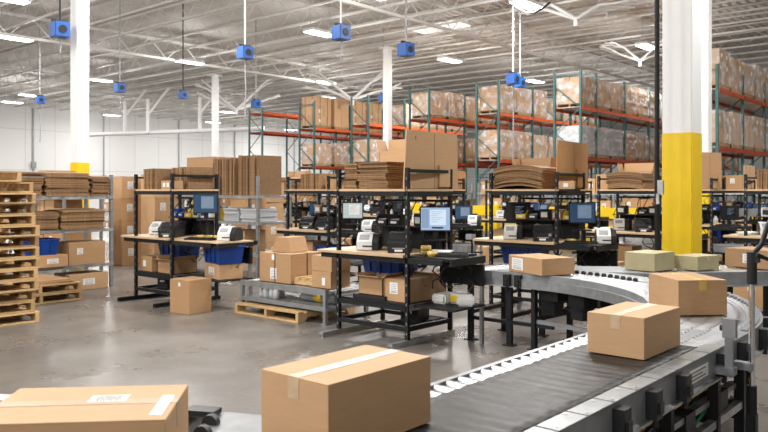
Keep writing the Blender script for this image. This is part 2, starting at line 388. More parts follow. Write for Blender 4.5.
hang(183, 95, 'small dark blue box hanging over the white pipe run', .28, 'black', tail=.3)
hang(40, 100, 'small blue box nearest the far left wall lamp', .3, 'greyp', D=31, tail=1.6)
hang(256, 104, 'small blue box near the top of the empty orange rack', .32, 'greyp', tail=.2)
hang(383, 98, 'small blue box beside the middle column above the cartons', .3, 'greyp', D=33, tail=.2)
hang(513, 79, 'left one of the two paired blue boxes on the long white pole', .34, 'white', tail=3.4)
hang(520, 83, 'right one of the two paired blue boxes, slightly lower', .30, 'greyp', tail=0, rz=.6)
x, y = at_depth(509, 23.7)
mb = MB(); q = [at_depth(510+k*8, 23.7) for k in range(6)]
mb.tube([(p[0], p[1], 7.55-.35*math.sin(PI*k/5)) for k, p in enumerate(q)], .035, 8)
tag(mb.build('power_cable', 'cable'), 'black cable drooping from the pole to the large bright lamp', 'cable')

# ------------------------------------------------------------------ pallets, cartons, wrapped loads
def pallet_maker(far=False):
    L, Wd, H_ = 1.2, 1.0, .128
    r = thing('pallet', '', 'pallet')
    top, bot = MB(), MB()
    for i in range(7):
        y = -.5+i*(1.0-.095)/6; top.box(-.6, .6, y, y+.095, .110, .128)
    for i in range(3):
        y = -.5+i*(1.0-.12)/2; bot.box(-.6, .6, y, y+.12, 0, .018)
    top.build('top_deck', 'pallet', r); bot.build('bottom_deck', 'pallet', r)
    for i in range(3):
        x = -.6+i*(1.2-.045)/2
        MB().prism([(-.5, .018), (-.38, .018), (-.35, .055), (-.12, .055), (-.09, .018), (.09, .018), (.12, .055), (.35, .055), (.38, .018), (.5, .018), (.5, .110), (-.5, .110)], 'x', x, x+.045).build('stringer', 'pallet', r)
    return r
def far_pallet():
    mb = MB()
    for i in range(6):
        y = -.5+i*.18; mb.box(-.52, .52, y, y+.1, .105, .125)
    for y in (-.5, -.05, .4): mb.box(-.52, .52, y, y+.1, 0, .02)
    for x in (-.52, -.03, .46): mb.box(x, x+.06, -.5, .5, .02, .105)
    o = mb.build('pallet', 'pallet_far'); return tag(o, '', 'pallet')

def carton(label, loc, s, rz=0, m='card', tape='x', labels=(), group=None, bevel=.004, name='carton', strap=False, tapem='tape', cat='box'):
    sx, sy, sz = s; hx, hy = sx/2, sy/2
    mb = MB(); g = .0015
    mb.box(-hx, hx, -hy, hy, 0, sz-.005)
    if tape == 'x':
        mb.box(-hx, hx, -hy, -g, sz-.005, sz); mb.box(-hx, hx, g, hy, sz-.005, sz)
    else:
        mb.box(-hx, -g, -hy, hy, sz-.005, sz); mb.box(g, hx, -hy, hy, sz-.005, sz)
    o = mb.build(name, m, None, 0); o.location = loc; o.rotation_euler.z = rz
    if bevel:
        bv = o.modifiers.new('edge', 'BEVEL'); bv.width = min(bevel, .0022) ; bv.segments = 2; bv.limit_method = 'ANGLE'
    tag(o, label, cat, group)
    if tape:
        t = MB(); w_ = .026; d = .0012; dn = min(.07, sz*.35)
        if tape == 'x':
            t.box(-hx-d, hx+d, -w_, w_, sz, sz+d)
            for sg in (-1, 1): t.box(*sorted((sg*hx, sg*(hx+d))), -w_, w_, sz-dn, sz)
        else:
            t.box(-w_, w_, -hy-d, hy+d, sz, sz+d)
            for sg in (-1, 1): t.box(-w_, w_, *sorted((sg*hy, sg*(hy+d))), sz-dn, sz)
        t.build('tape', tapem, o)
    for fc, u, v, lw, lh in labels:     # face +x/-x/+y/-y/top, centre (u, v) as fractions, size
        l, k = MB(), MB(); d = .0016; e = .0024
        def put(b, cu, cv, ww, hh, t):
            if fc == '+x': b.box(hx, hx+t, cu-ww/2, cu+ww/2, cv-hh/2, cv+hh/2)
            if fc == '-x': b.box(-hx-t, -hx, cu-ww/2, cu+ww/2, cv-hh/2, cv+hh/2)
            if fc == '-y': b.box(cu-ww/2, cu+ww/2, -hy-t, -hy, cv-hh/2, cv+hh/2)
            if fc == 'top': b.box(cu-ww/2, cu+ww/2, cv-hh/2, cv+hh/2, sz, sz+t)
        if fc == 'top': cu, cv = (u-.5)*sx, (v-.5)*sy
        elif fc in ('+x', '-x'): cu, cv = (u-.5)*sy, v*sz
        else: cu, cv = (u-.5)*sx, v*sz
        put(l, cu, cv, lw, lh, d)
        lo = l.build('shipping_label', 'paper', o)
        if lw > .07:
            for q in range(4): put(k, cu, cv+lh*(.32-.16*q), lw*.7, lh*.025, e)
            for q in range(9): put(k, cu+lw*(-.34+.085*q), cv-lh*.34, lw*(.02+.02*(q % 2)), lh*.16, e)
            k.build('print', 'ink', lo)
    if strap:
        t = MB()
        for v in (0,): t.box(-hx-.003, hx+.003, v-.008, v+.008, -.0, sz+.003); t.box(v-.008, v+.008, -hy-.003, hy+.003, 0, sz+.003)
        t.build('strap', 'strap', o)
    return o

def open_carton(label, loc, s, rz=0, m='card', flaps=(40, 60, 30, 70), fl=None, name='open_carton'):
    sx, sy, sz = s; t = .006; hx, hy = sx/2, sy/2
    mb = MB(); mb.box(-hx, hx, -hy, hy, 0, t)
    mb.box(-hx, -hx+t, -hy, hy, 0, sz); mb.box(hx-t, hx, -hy, hy, 0, sz); mb.box(-hx, hx, -hy, -hy+t, 0, sz); mb.box(-hx, hx, hy-t, hy, 0, sz)
    o = mb.build(name, m); o.location = loc; o.rotation_euler.z = rz; tag(o, label, 'box')
    L = fl or min(sx, sy)*.48
    for k, (ax, ay) in enumerate(((0, -1), (1, 0), (0, 1), (-1, 0))):
        if flaps[k] is None: continue
        an = math.radians(flaps[k]); b = MB(); wd = (hx if ay else hy)
        # hinge at the wall's top; angle is measured outward from the horizontal
        mt = Matrix.Translation((ax*hx, ay*hy, sz)) @ Matrix.Rotation(math.atan2(ay, ax), 4, 'Z') @ Matrix.Rotation(-an, 4, 'Y')
        b.box(0, L, -wd, wd, -t/2, t/2, mt); b.build('flap', m, o)
    return o

def sheet_mesh(w_, d_, t, droop, m='card_edge'):
    mb = MB(); n = 8; vs = []
    for i in range(n+1):
        u = -1+2*i/n; z = -droop*u*u
        for y in (-d_/2, d_/2):
            for k in (0, t): vs.append((u*w_/2, y, z+k))
    fs = []
    for i in range(n):
        a = i*4; b = a+4
        fs += [(a, b, b+2, a+2), (a+1, a+3, b+3, b+1), (a, a+1, b+1, b), (a+2, b+2, b+3, a+3)]
    fs += [(0, 2, 3, 1), (n*4, n*4+1, n*4+3, n*4+2)]
    mb.add(vs, fs); return mb.mesh('flattened_carton', m)
SHEETS = {}
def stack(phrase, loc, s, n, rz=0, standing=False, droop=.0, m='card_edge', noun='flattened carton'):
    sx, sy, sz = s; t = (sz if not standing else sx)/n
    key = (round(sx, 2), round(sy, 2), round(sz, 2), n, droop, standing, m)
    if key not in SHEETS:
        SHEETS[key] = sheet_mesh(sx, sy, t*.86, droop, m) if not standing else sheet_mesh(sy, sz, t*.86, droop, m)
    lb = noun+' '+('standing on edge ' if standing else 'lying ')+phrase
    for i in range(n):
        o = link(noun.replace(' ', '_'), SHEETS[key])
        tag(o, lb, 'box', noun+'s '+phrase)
        c, s_ = math.cos(rz), math.sin(rz)
        if not standing:
            dx, dy = R.uniform(-.018, .018), R.uniform(-.018, .018)
            o.location = (loc[0]+dx, loc[1]+dy, loc[2]+t*i+droop*.9+.002); o.rotation_euler = (0, 0, rz+R.uniform(-.025, .025))
        else:
            u = -sx/2+t*(i+.5); dy = R.uniform(-.02, .02)
            o.location = (loc[0]+u*c-dy*s_, loc[1]+u*s_+dy*c, loc[2]+sz/2)
            o.rotation_euler = (PI/2, 0, rz+PI/2+R.uniform(-.012, .012))
            o.scale = (1, R.uniform(.94, 1.0), 1); o.location.z = loc[2]+sz/2*o.scale[1]
# wrapped loads: four kinds
def load_maker(kind):
    def mk():
        r = thing('wrapped_load', '', 'pallet load')
        nx, ny, nz, H_, m, wrap = {0: (2, 2, 3, 1.06, 'card', True), 1: (2, 3, 2, .96, 'card', True), 2: (2, 2, 2, 1.0, 'card_light', True),
                                   3: (2, 2, 3, 1.42, 'card_light', False), 4: (2, 2, 4, 1.02, 'silverstock', True)}[kind]
        cw, cd, ch = 1.0/nx, 1.04/ny, H_/nz
        me = MB().box(-cw/2+.004, cw/2-.004, -cd/2+.004, cd/2-.004, 0, ch-.004).mesh('carton', m)
        lm = [MB().box(cw/2-.004, cw/2, -.06, .06, ch*.3, ch*.62).mesh('carton_label', 'paper'), MB().box(-.06, .06, -cd/2, -cd/2+.004, ch*.3, ch*.6).mesh('carton_label', 'paper')]
        for k in range(nz):
            for i in range(nx):
                for j in range(ny):
                    if nx*ny*nz > 12 and i == 0 and j == ny-1 and k < nz-1: continue
                    o = link('carton', me, r, (-.5+cw*(i+.5)+R.uniform(-.012, .012), -.52+cd*(j+.5)+R.uniform(-.012, .012), ch*k), R.uniform(-.02, .02))
                    if R.random() < .5 and kind != 4: link('carton_label', R.choice(lm), o)
        if wrap:
            mb = MB(); e = .035; n = 9
            for q in range(n+1):
                z = H_*q/n+.002; b = e+R.uniform(-.008, .01)
                mb.v += [(-.5-b, -.52-b, z), (.5+b, -.52-b, z), (.5+b, .52+b, z), (-.5-b, .52+b, z)]
            for q in range(n):
                for k in range(4): mb.f.append((q*4+k, q*4+(k+1) % 4, q*4+4+(k+1) % 4, q*4+4+k)); mb.sm.append(False)
            mb.build('stretch_wrap', 'wrap', r)
        else:
            mb = MB()
            for u in (-.25, .25):
                mb.box(.51, .516, u-.01, u+.01, 0, H_); mb.box(u-.01, u+.01, -.536, -.53, 0, H_)
            mb.build('band', 'strap', r)
        return r
    return mk

# ------------------------------------------------------------------ pallet racks
def rack(xf, ys, levels, loads, phrase, beamm='orange', top=5.9, ground=2, dep=1.07):
    r = thing('pallet_rack', 'green and orange pallet rack row '+phrase, 'rack', (xf, ys[0], 0))
    fm = MB()
    for x in (-.04, -dep): fm.box(x-.04, x+.04, -.035, .035, 0, top)
    z = .3; k = 0
    while z < top-.9:
        a_, b_ = (-.04, -dep) if k % 2 else (-dep, -.04)
        fm.beam((a_, 0, z), (b_, 0, z+.85), .03); z += .85; k += 1
    for z in (.25, 2.2, top-.15): fm.beam((-.04, 0, z), (-dep, 0, z), .03)
    fme = fm.mesh('upright_frame', 'green')
    for yv in ys: link('upright_frame', fme, r, (0, yv-ys[0], 0))
    bms = {}
    for i in range(len(ys)-1):
        L = ys[i+1]-ys[i]
        for li, z in enumerate(levels):
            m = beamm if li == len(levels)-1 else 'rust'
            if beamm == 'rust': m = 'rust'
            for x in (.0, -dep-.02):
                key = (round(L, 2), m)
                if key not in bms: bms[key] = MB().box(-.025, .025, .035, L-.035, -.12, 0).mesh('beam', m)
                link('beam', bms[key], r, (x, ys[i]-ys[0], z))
            link('deck_panel', MB().box(-dep+.02, -.05, .06, L-.06, -.02, -.005).mesh('deck_panel', 'galv'), r, (0, ys[i]-ys[0], z))
    ordn = ('first', 'second', 'third', 'fourth', 'fifth', 'sixth', 'seventh', 'eighth', 'ninth')
    lvn = ('lower', 'upper', 'topmost')
    for i in range(len(ys)-1):
        L = ys[i+1]-ys[i]; cnt = 2 if L > 2 else 1
        for li, z in [(-1, 0.0)]+list(enumerate(levels)):
            if li < 0 and i >= ground: continue
            for j in range(cnt):
                kd = loads(i, li, j)
                if kd is None: continue
                yv = ys[i]+L*(j+.5)/cnt
                side = ('near half' if j == 0 else 'far half') if cnt == 2 else 'middle'
                nm = ('floor' if li < 0 else lvn[li])
                where = f'{nm}, {side} {ordn[i]} bay, rack {phrase}'
                proto_put('fp', far_pallet, (xf-dep/2, yv, z+.002), 0, 'worn pallet '+where)
                proto_put(f'load{kd}', load_maker(kd), (xf-dep/2, yv, z+.13), 0 if kd != 3 else R.choice((0, PI)), ('wrapped cartons ' if kd != 3 else 'brown cartons ')+where)
RR = random.Random(3)
def mix(p=.93, kinds=(0, 1, 2, 0, 2, 1, 0, 4)):
    return lambda i, li, j: RR.choice(kinds) if RR.random() < p else None
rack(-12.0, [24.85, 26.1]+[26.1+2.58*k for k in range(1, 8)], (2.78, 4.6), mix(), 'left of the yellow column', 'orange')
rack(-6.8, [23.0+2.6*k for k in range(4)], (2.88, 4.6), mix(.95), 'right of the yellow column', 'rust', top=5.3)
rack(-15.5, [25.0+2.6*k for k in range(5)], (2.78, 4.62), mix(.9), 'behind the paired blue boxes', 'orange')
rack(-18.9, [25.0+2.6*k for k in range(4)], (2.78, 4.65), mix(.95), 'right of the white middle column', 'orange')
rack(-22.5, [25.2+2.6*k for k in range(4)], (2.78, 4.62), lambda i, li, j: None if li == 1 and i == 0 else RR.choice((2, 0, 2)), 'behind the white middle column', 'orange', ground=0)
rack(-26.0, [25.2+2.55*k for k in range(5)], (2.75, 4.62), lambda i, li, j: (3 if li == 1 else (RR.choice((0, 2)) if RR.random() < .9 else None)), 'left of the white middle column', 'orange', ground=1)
rack(-29.6, [25.0, 27.6, 30.2, 32.8], (1.6, 4.62, 5.62), lambda i, li, j: None, 'standing empty before the white wall', 'orange', top=5.85, ground=0)

# ------------------------------------------------------------------ conveyors
ZC = .75
def leg_mb(h=.62, foot=True):
    mb = MB().box(-.028, .028, -.022, .022, .012, h)
    if foot: mb.box(-.06, .06, -.05, .05, 0, .012)
    return mb
legme = leg_mb().mesh('leg', 'black')
def bracket_mb(): return MB().box(0, .05, -.035, .035, -.135, -.012).box(.05, .062, -.02, .02, -.11, -.06).tube([(.03, 0, -.13), (.03, 0, -.17)], .014, 8)
RAILP = lambda r, s: [(r, ZC+.006), (r+s*.05, ZC+.006), (r+s*.05, ZC-.004), (r+s*.008, ZC-.004), (r+s*.008, ZC-.122), (r+s*.03, ZC-.122), (r+s*.03, ZC-.132), (r, ZC-.132)]
XL, XR = -1.97, -1.235
bc = thing('belt_conveyor', 'straight conveyor with black rippled belt between bands of silver rollers', 'conveyor', (0, 0, 0))
Y0, Y1 = 1.2, 4.75
def rail_x(x, s): return MB().prism(RAILP(x, s), 'y', Y0, Y1)
MB().prism([(XL, ZC+.006), (XL+.028, ZC+.006), (XL+.028, ZC-.004), (XL+.008, ZC-.004), (XL+.008, ZC-.122), (XL+.03, ZC-.122), (XL+.03, ZC-.132), (XL, ZC-.132)], 'y', Y0, Y1).build('inner_rail', 'rail_light', bc); rail_x(XR, -1).build('outer_rail', 'rail', bc)
MB().box(XR, XR+.03, Y0, Y1, ZC-.142, ZC-.132).build('rail_flange', 'galv', bc)
for q in range(13):
    ya = Y0+.235*q; pl = MB().box(XR-.088, XR+.004, ya, ya+.224, ZC+.0065, ZC+.0105).build('cover_plate', 'rail_light', bc, .001)
    MB().tube([(XR-.02, ya+.03, ZC+.009), (XR-.02, ya+.03, ZC+.0125)], .008, 8).build('bolt', 'galv', pl)
    MB().tube([(XR-.07, ya+.19, ZC+.009), (XR-.07, ya+.19, ZC+.0125)], .008, 8).build('bolt', 'galv', pl)
rme = MB().tube([(XL+.012, 0, 0), (XR-.012, 0, 0)], .026, 14).mesh('roller', 'roller')
y = Y0+.03; n = 0
while y < Y1:
    link('roller', rme, bc, (0, y, ZC-.020)); y += .092 if y < 4.1 else .064; n += 1
# belt
nb = 260; bx0, bx1 = -1.815, -1.325; yb0, yb1 = Y0-.02, 4.12; mb = MB()
nx = 10
for i in range(nb+1):
    yy = yb0+(yb1-yb0)*i/nb
    for j in range(nx+1):
        u = j/nx; ph = 2*PI*yy/.085
        z = ZC+.012+0.0022*math.sin(ph+1.2*math.sin(u*3))+.0012*math.sin(yy*31+u*5)
        mb.v.append((bx0+(bx1-bx0)*u, yy, z))
for i in range(nb):
    for j in range(nx):
        a = i*(nx+1)+j; mb.f.append((a, a+1, a+nx+2, a+nx+1)); mb.sm.append(True)
o = mb.build('belt', 'belt', bc); sm = o.modifiers.new('thick', 'SOLIDIFY'); sm.thickness = .006
bme = bracket_mb().mesh('side_bracket', 'blackp')
for y in (1.5, 2.2, 2.86, 3.2, 3.57, 4.17, 4.55): link('side_bracket', bme, bc, (XR, y, ZC))
lb = MB().box(XR+.0005, XR+.002, 3.72, 4.0, ZC-.10, ZC-.035).build('rating_label', 'paper', bc)
k = MB()
for q in range(3): k.box(XR+.002, XR+.003, 3.74, 3.96-.05*(q % 2), ZC-.052-.018*q, ZC-.047-.018*q)
k.build('print', 'ink', lb)
for y in (1.4, 2.1, 2.8, 3.5, 4.2, 4.68):
    for x in (XL+.03, XR-.03): link('leg', legme, bc, (x, y, 0))
for y in (1.4, 2.1, 2.8, 3.5, 4.2, 4.68): MB().beam((XL+.03, y, .28), (XR-.03, y, .28), .04).build('cross_brace', 'black', bc)
MB().beam((XR-.03, 2.8, .35), (XR-.03, 4.68, .35), .04).build('side_brace', 'galv', bc)
dm = MB().box(-1.8, -1.5, 3.3, 3.62, .34, .52).tube([(-1.65, 3.62, .43), (-1.65, 3.86, .43)], .085, 14)
dm.build('drive_motor', 'yellow2', bc); MB().box(-1.75, -1.55, 3.86, 3.93, .34, .52).build('motor_cap', 'red', bc)
MB().box(-1.7, -1.45, 2.95, 3.2, .36, .55).build('gearbox', 'yellow2', bc)
MB().box(-1.86, -1.34, 1.5, 4.7, .585, .60).box(-1.62, -1.36, 2.0, 4.7, .50, .585).build('shade_box', 'blackm', bc)  # black box added to darken the space under the belt
for yy in (2.45, 3.85, 4.4): MB().box(-1.42, -1.27, yy-.07, yy+.07, .30, .48).build('control_box', 'blackp', bc)
MB().tube([(-1.30, 2.2, .54), (-1.30, 4.7, .54)], .012, 8).build('air_hose', 'yellow2', bc)
MB().box(-1.95, -1.27, 2.0, 4.7, .10, .13).build('shade_sheet', 'blackm', bc)  # black sheet added as shade over the floor under the belt
for kx in (-1.34, -1.40, -1.46):
    MB().tube([(kx, 2.6+q*.19, .40+.06*math.sin(q*1.3+kx*9)) for q in range(11)], .009, 6).build('drive_cable', 'cablegreen' if kx > -1.37 else 'cable', bc)
MB().box(-1.33, -1.28, 2.7, 4.7, .44, .47).build('cable_tray', 'galv', bc)

def curve(name, label, cx, cy, r0, r1, a0, a1, pitch, legs, brackets=(), inner='rail_light', lower=False, wheels=False):
    r = thing(name, label, 'conveyor', (cx, cy, 0)); n = max(12, int(abs(a1-a0)*24))
    MB().sweep(RAILP(r0, 1), 0, 0, a0, a1, n).build('inner_rail', inner, r)
    MB().sweep(RAILP(r1, -1), 0, 0, a0, a1, n).build('outer_rail', 'rail', r)
    MB().sweep([(r1, ZC-.132), (r1+.03, ZC-.132), (r1+.03, ZC-.142), (r1, ZC-.142)], 0, 0, a0, a1, n).build('rail_flange', 'galv', r)
    me = MB().tube([(r0+.015, 0, 0), (r1-.015, 0, 0)], .021, 12, .028).mesh('roller', 'roller')
    cnt = min(100, int(abs(a1-a0)*r1/pitch))
    for i in range(cnt): link('roller', me, r, (0, 0, ZC-.021), a0+(a1-a0)*(i+.5)/cnt)
    for a in legs:
        for rr in (r0+.03, r1-.03): link('leg', legme, r, (rr*math.cos(a), rr*math.sin(a), 0), a)
        MB().beam((r0*math.cos(a), r0*math.sin(a), .3), (r1*math.cos(a), r1*math.sin(a), .3), .04).build('cross_brace', 'black', r)
    for q, a in enumerate((.25, .45, .75, .95, 1.25, 1.42)):
        mm = Matrix.Rotation(a, 4, 'Z')
        MB().box(r0+.06, r1-.12, -.10, .10, .47+.03*(q % 2), .60, mm).build('drive_unit', 'blackm', r)
        MB().tube([mm @ Vector((r0+.1+.1*(q % 3), -.3, .40)), mm @ Vector((r0+.14+.1*(q % 3), .0, .33+.04*(q % 2))), mm @ Vector((r0+.1+.12*(q % 3), .3, .42))], .014, 6).build('cable', 'cable', r)
        MB().cbox(r0+.25, .1, .40, .16, .16, .14, mm).build('motor', 'blackp', r)
    MB().sweep([(r0+.03, .26), (r0+.06, .26), (r0+.06, .30), (r0+.03, .30)], 0, 0, a0, a1, n).build('side_brace', 'rail', r)
    for a in brackets: link('side_bracket', bme, r, (r1*math.cos(a), r1*math.sin(a), ZC), a)
    if lower: MB().sweep([(r0-.03, ZC-.05), (r0, ZC-.05), (r0, ZC-.06), (r0-.022, ZC-.06), (r0-.022, ZC-.14), (r0-.03, ZC-.14)], 0, 0, a0, a1, n).build('inner_skirt', 'rail_light', r)
    if wheels:
        wm = MB().tube([(-.012, 0, 0), (.012, 0, 0)], .022, 10).mesh('guide_wheel', 'blackp')
        MB().sweep([(r1-.31, ZC+.004), (r1-.055, ZC+.004), (r1-.055, ZC+.009), (r1-.31, ZC+.009)], 0, 0, 1.02, a1, n).build('transfer_plate', 'rail', r)
        for i in range(14): a = 1.06+(a1-1.06)*i/14; link('guide_wheel', wm, r, ((r1-.315)*math.cos(a), (r1-.315)*math.sin(a), ZC+.014), a)
    return r
fc = curve('roller_curve', 'bright curved roller conveyor turning beyond the black belt under two cartons', -3.87, 4.75, 1.9, 2.635, 0, PI/2, .05, (.04, .55, 1.05, 1.5), brackets=(.12, .3, .5), inner='rail', lower=True, wheels=True)
# roller end bearings along the outer rail
wm = MB().tube([(-.02, 0, 0), (.02, 0, 0)], .017, 8).mesh('roller_bearing', 'rail')
for i in range(26):
    a = .02+i*.035; link('roller_bearing', wm, fc, (2.60*math.cos(a), 2.60*math.sin(a), ZC+.016), a)
# straight leg running left behind the nearest station
YA, YB = 6.65, 7.385
fl = thing('roller_conveyor', 'straight roller conveyor running behind the nearest packing station', 'conveyor')
X0, X1 = -4.62, -3.87
MB().prism(RAILP(YA, 1), 'x', X0, X1).build('near_rail', 'rail_light', fl); MB().prism(RAILP(YB, -1), 'x', X0, X1).build('far_rail', 'rail', fl)
MB().box(X0, X1, YA-.03, YA, ZC-.142, ZC-.132).build('rail_flange', 'galv', fl)
me = MB().tube([(0, YA+.012, 0), (0, YB-.012, 0)], .026, 12).mesh('roller', 'roller')
for i in range(9): link('roller', me, fl, (X0+.05+i*.083, 0, ZC-.023))
for x in (X0+.12, X1-.15):
    for y in (YA+.03, YB-.03): link('leg', legme, fl, (x, y, 0))
    MB().beam((x, YA, .3), (x, YB, .3), .04).build('cross_brace', 'black', fl)
link('side_bracket', bme, fl, (X1-.15, YA, ZC), -PI/2); link('side_bracket', bme, fl, (X1-.02, YA, ZC), -PI/2)
MB().cbox(-4.45, YA-.003, ZC-.045, .09, .003, .03).build('rail_label', 'paper', fl)
MB().beam((X0+.12, YA+.03, .24), (X1+.35, YA+.03, .24), .035).build('side_brace', 'black', fl)
# spur conveyor running off behind the curve to the right
A_ = math.radians(48); sx_, sy_ = -3.15, 7.75
sp = thing('roller_conveyor', 'long roller conveyor beyond the curve carrying olive cartons past the yellow column', 'conveyor', (sx_, sy_, 0), A_)
L = 5.4
MB().prism([(-y, z) for y, z in RAILP(.365, -1)], 'x', 0, L).build('near_rail', 'rail', sp)
MB().prism(RAILP(.365, -1), 'x', 0, L).build('far_rail', 'rail', sp)
MB().box(0, L, -.395, -.365, ZC-.142, ZC-.132).build('rail_flange', 'rail_light', sp)
me = MB().tube([(0, -.35, 0), (0, .35, 0)], .026, 12).mesh('roller', 'roller')
for i in range(60): link('roller', me, sp, (.05+i*.088, 0, ZC-.022))
for x in (.15, 1.3, 2.5, 3.7, 5.0):
    for y in (-.33, .33): link('leg', legme, sp, (x, y, 0))
    link('side_bracket', bme, sp, (x+.3, -.365, ZC), -PI/2)
    MB().beam((x, -.33, .3), (x, .33, .3), .04).build('cross_brace', 'black', sp)
wm2 = MB().tube([(0, -.01, 0), (0, .01, 0)], .02, 10).mesh('guide_wheel', 'blackp')
for i in range(16): link('guide_wheel', wm2, sp, (.1+i*.075, .335, ZC+.012))
MB().prism([(-2.88, 7.51), (-3.42, 7.99), (-4.15, 7.42), (-3.87, 7.385), (-3.3, 7.33)], 'z', ZC-.03, ZC+.003).build('merge_plate', 'rail', None)
bpy.data.objects['merge_plate'].parent = sp; bpy.data.objects['merge_plate'].matrix_parent_inverse = (Matrix.Translation((sx_, sy_, 0)) @ Matrix.Rotation(A_, 4, 'Z')).inverted()

# spur merging from the lower left
A2 = math.radians(27); L = 3.2
ex, ey = -2.31+.3675*math.sin(A2), 1.76-.3675*math.cos(A2)
s3 = thing('roller_conveyor', 'roller conveyor merging into the black belt from the lower left under the blurred carton', 'conveyor', (ex-L*math.cos(A2), ey-L*math.sin(A2), 0), A2)
MB().prism([(-y, z) for y, z in RAILP(.365, -1)], 'x', 0, L).build('near_rail', 'rail', s3)
MB().prism(RAILP(.365, -1), 'x', 0, L).build('far_rail', 'rail_light', s3)
MB().box(0, L-.05, .29, .37, ZC+.0065, ZC+.010).build('cover_strip', 'rail_light', s3)
for i in range(36): link('roller', me, s3, (.05+i*.086, 0, ZC-.022))
for i in range(20): link('guide_wheel', wm2, s3, (.1+i*.15, .27, ZC+.014))
for x in (.2, 1.6, 3.0):
    for y in (-.33, .33): link('leg', legme, s3, (x, y, 0))
    MB().beam((x, -.33, .3), (x, .33, .3), .04).build('cross_brace', 'black', s3)
o = MB().prism([(-2.31, 1.765), (-1.98, 1.91), (-1.98, 1.13)], 'z', ZC-.03, ZC+.006).build('merge_plate', 'rail', s3)
o.matrix_parent_inverse = (Matrix.Translation(s3.location) @ Matrix.Rotation(A2, 4, 'Z')).inverted()

for k in range(5):
    w_ = MB().tube([(0, -.014, 0), (0, .014, 0)], .03, 12).build('merge_wheel', 'blackp', s3); w_.location = (L+.02+.03*k, .22-.12*k, ZC+.012)
MB().box(L-.12, L+.0, .28, .35, ZC+.01, ZC+.03).build('wheel_guard', 'blackp', s3)

# sensor post and bracket on the outer rail
pp = thing('sensor_post', 'chrome post with black clamp and arm beside the bright roller curve', 'post', (-1.10, 4.29, 0))
MB().tube([(0, 0, .42), (0, 0, 1.17)], .0155, 12).build('pole', 'chrome', pp)
MB().tube([(0, 0, 1.10), (0, 0, 1.27)], .026, 12).cbox(.012, 0, 1.24, .05, .04, .05).build('clamp', 'blackp', pp)
MB().tube([(0, 0, 1.25), (.035, .05, 1.31), (.055, .08, 1.40), (.075, .12, 1.47)], .013, 8).build('arm', 'blackp', pp)
MB().tube([(.03, -.03, 1.26), (.09, .02, 1.23), (.10, .04, 1.16)], .012, 8).build('lock_lever', 'blackp', pp)
MB().cbox(.095, .15, 1.49, .05, .06, .10).build('sensor_head', 'whitep', pp)
MB().cbox(-.05, 0, .66, .12, .05, .04).build('mount', 'rail', pp); MB().tube([(0, 0, .41), (0, 0, .56)], .026, 10).build('base_clamp', 'black', pp)
MB().cbox(0, 0, .20, .05, .05, .42).build('stand_leg', 'black', pp)
bk = thing('rail_bracket', 'grey bolted sensor bracket on the outer rail next to the chrome post', 'bracket', (-1.165, 4.12, 0))
MB().box(-.02, .02, -.012, .012, .63, .86).build('upright', 'rail', bk); MB().box(-.03, .035, -.02, .02, .83, .93).build('sensor_housing', 'rail', bk)
MB().tube([(.0, .02, .88), (.0, .14, .9)], .013, 8).build('rod', 'galv', bk); MB().box(-.07, .03, -.03, .03, .64, .68).build('mount', 'rail', bk)
MB().tube([(-.03, 0, .88), (-.045, 0, .88)], .016, 10).build('lens', 'blackp', bk)

# cartons on the conveyors
carton('large foreground carton with clear taped top seam on the belt conveyor', (-1.775, 1.885, ZC+.018), (.315, .52, .235), .0, 'card_light', 'y', [('top', .5, .86, .035, .10)], tapem='tape_clear')
carton('blurred carton with white labels on the curve at the lower left', (-2.09, 1.10, ZC+.01), (.52, .37, .215), math.radians(46), 'card_light', 'x', [('top', .93, .38, .035, .2), ('top', .60, .60, .11, .07)])
carton('square taped carton on the end of the black belt', (-1.555, 3.84, ZC+.018), (.30, .48, .205), math.radians(-1), 'card_light', 'y', [], tapem='tape_clear')
carton('brown carton with yellow tape turning on the bright roller curve', (-1.80, 5.36, ZC+.01), (.46, .34, .235), math.radians(-45), 'card', 'x', [], tapem='tape_gold')
carton('brown carton with large white label on the conveyor behind the curve', (-3.75, 6.84, ZC+.01), (.56, .40, .165), math.radians(-24), 'card', 'x', [('-y', .27, .5, .19, .12)])
carton('olive carton left of the yellow column base on the far conveyor', (-3.02, 7.86, ZC+.01), (.34, .42, .185), math.radians(-8), 'card_green', 'x', [], tapem='card_green')
carton('olive carton against the yellow column base, right of its twin', (-2.66, 8.24, ZC+.01), (.27, .40, .145), math.radians(-14), 'card_green', 'x', [], tapem='tape_clear')
carton('brown carton with pale label on the far conveyor behind the chrome post', (-2.17, 8.86, ZC+.01), (.60, .42, .20), math.radians(-18), 'card', 'x', [('-y', .45, .5, .12, .10)])

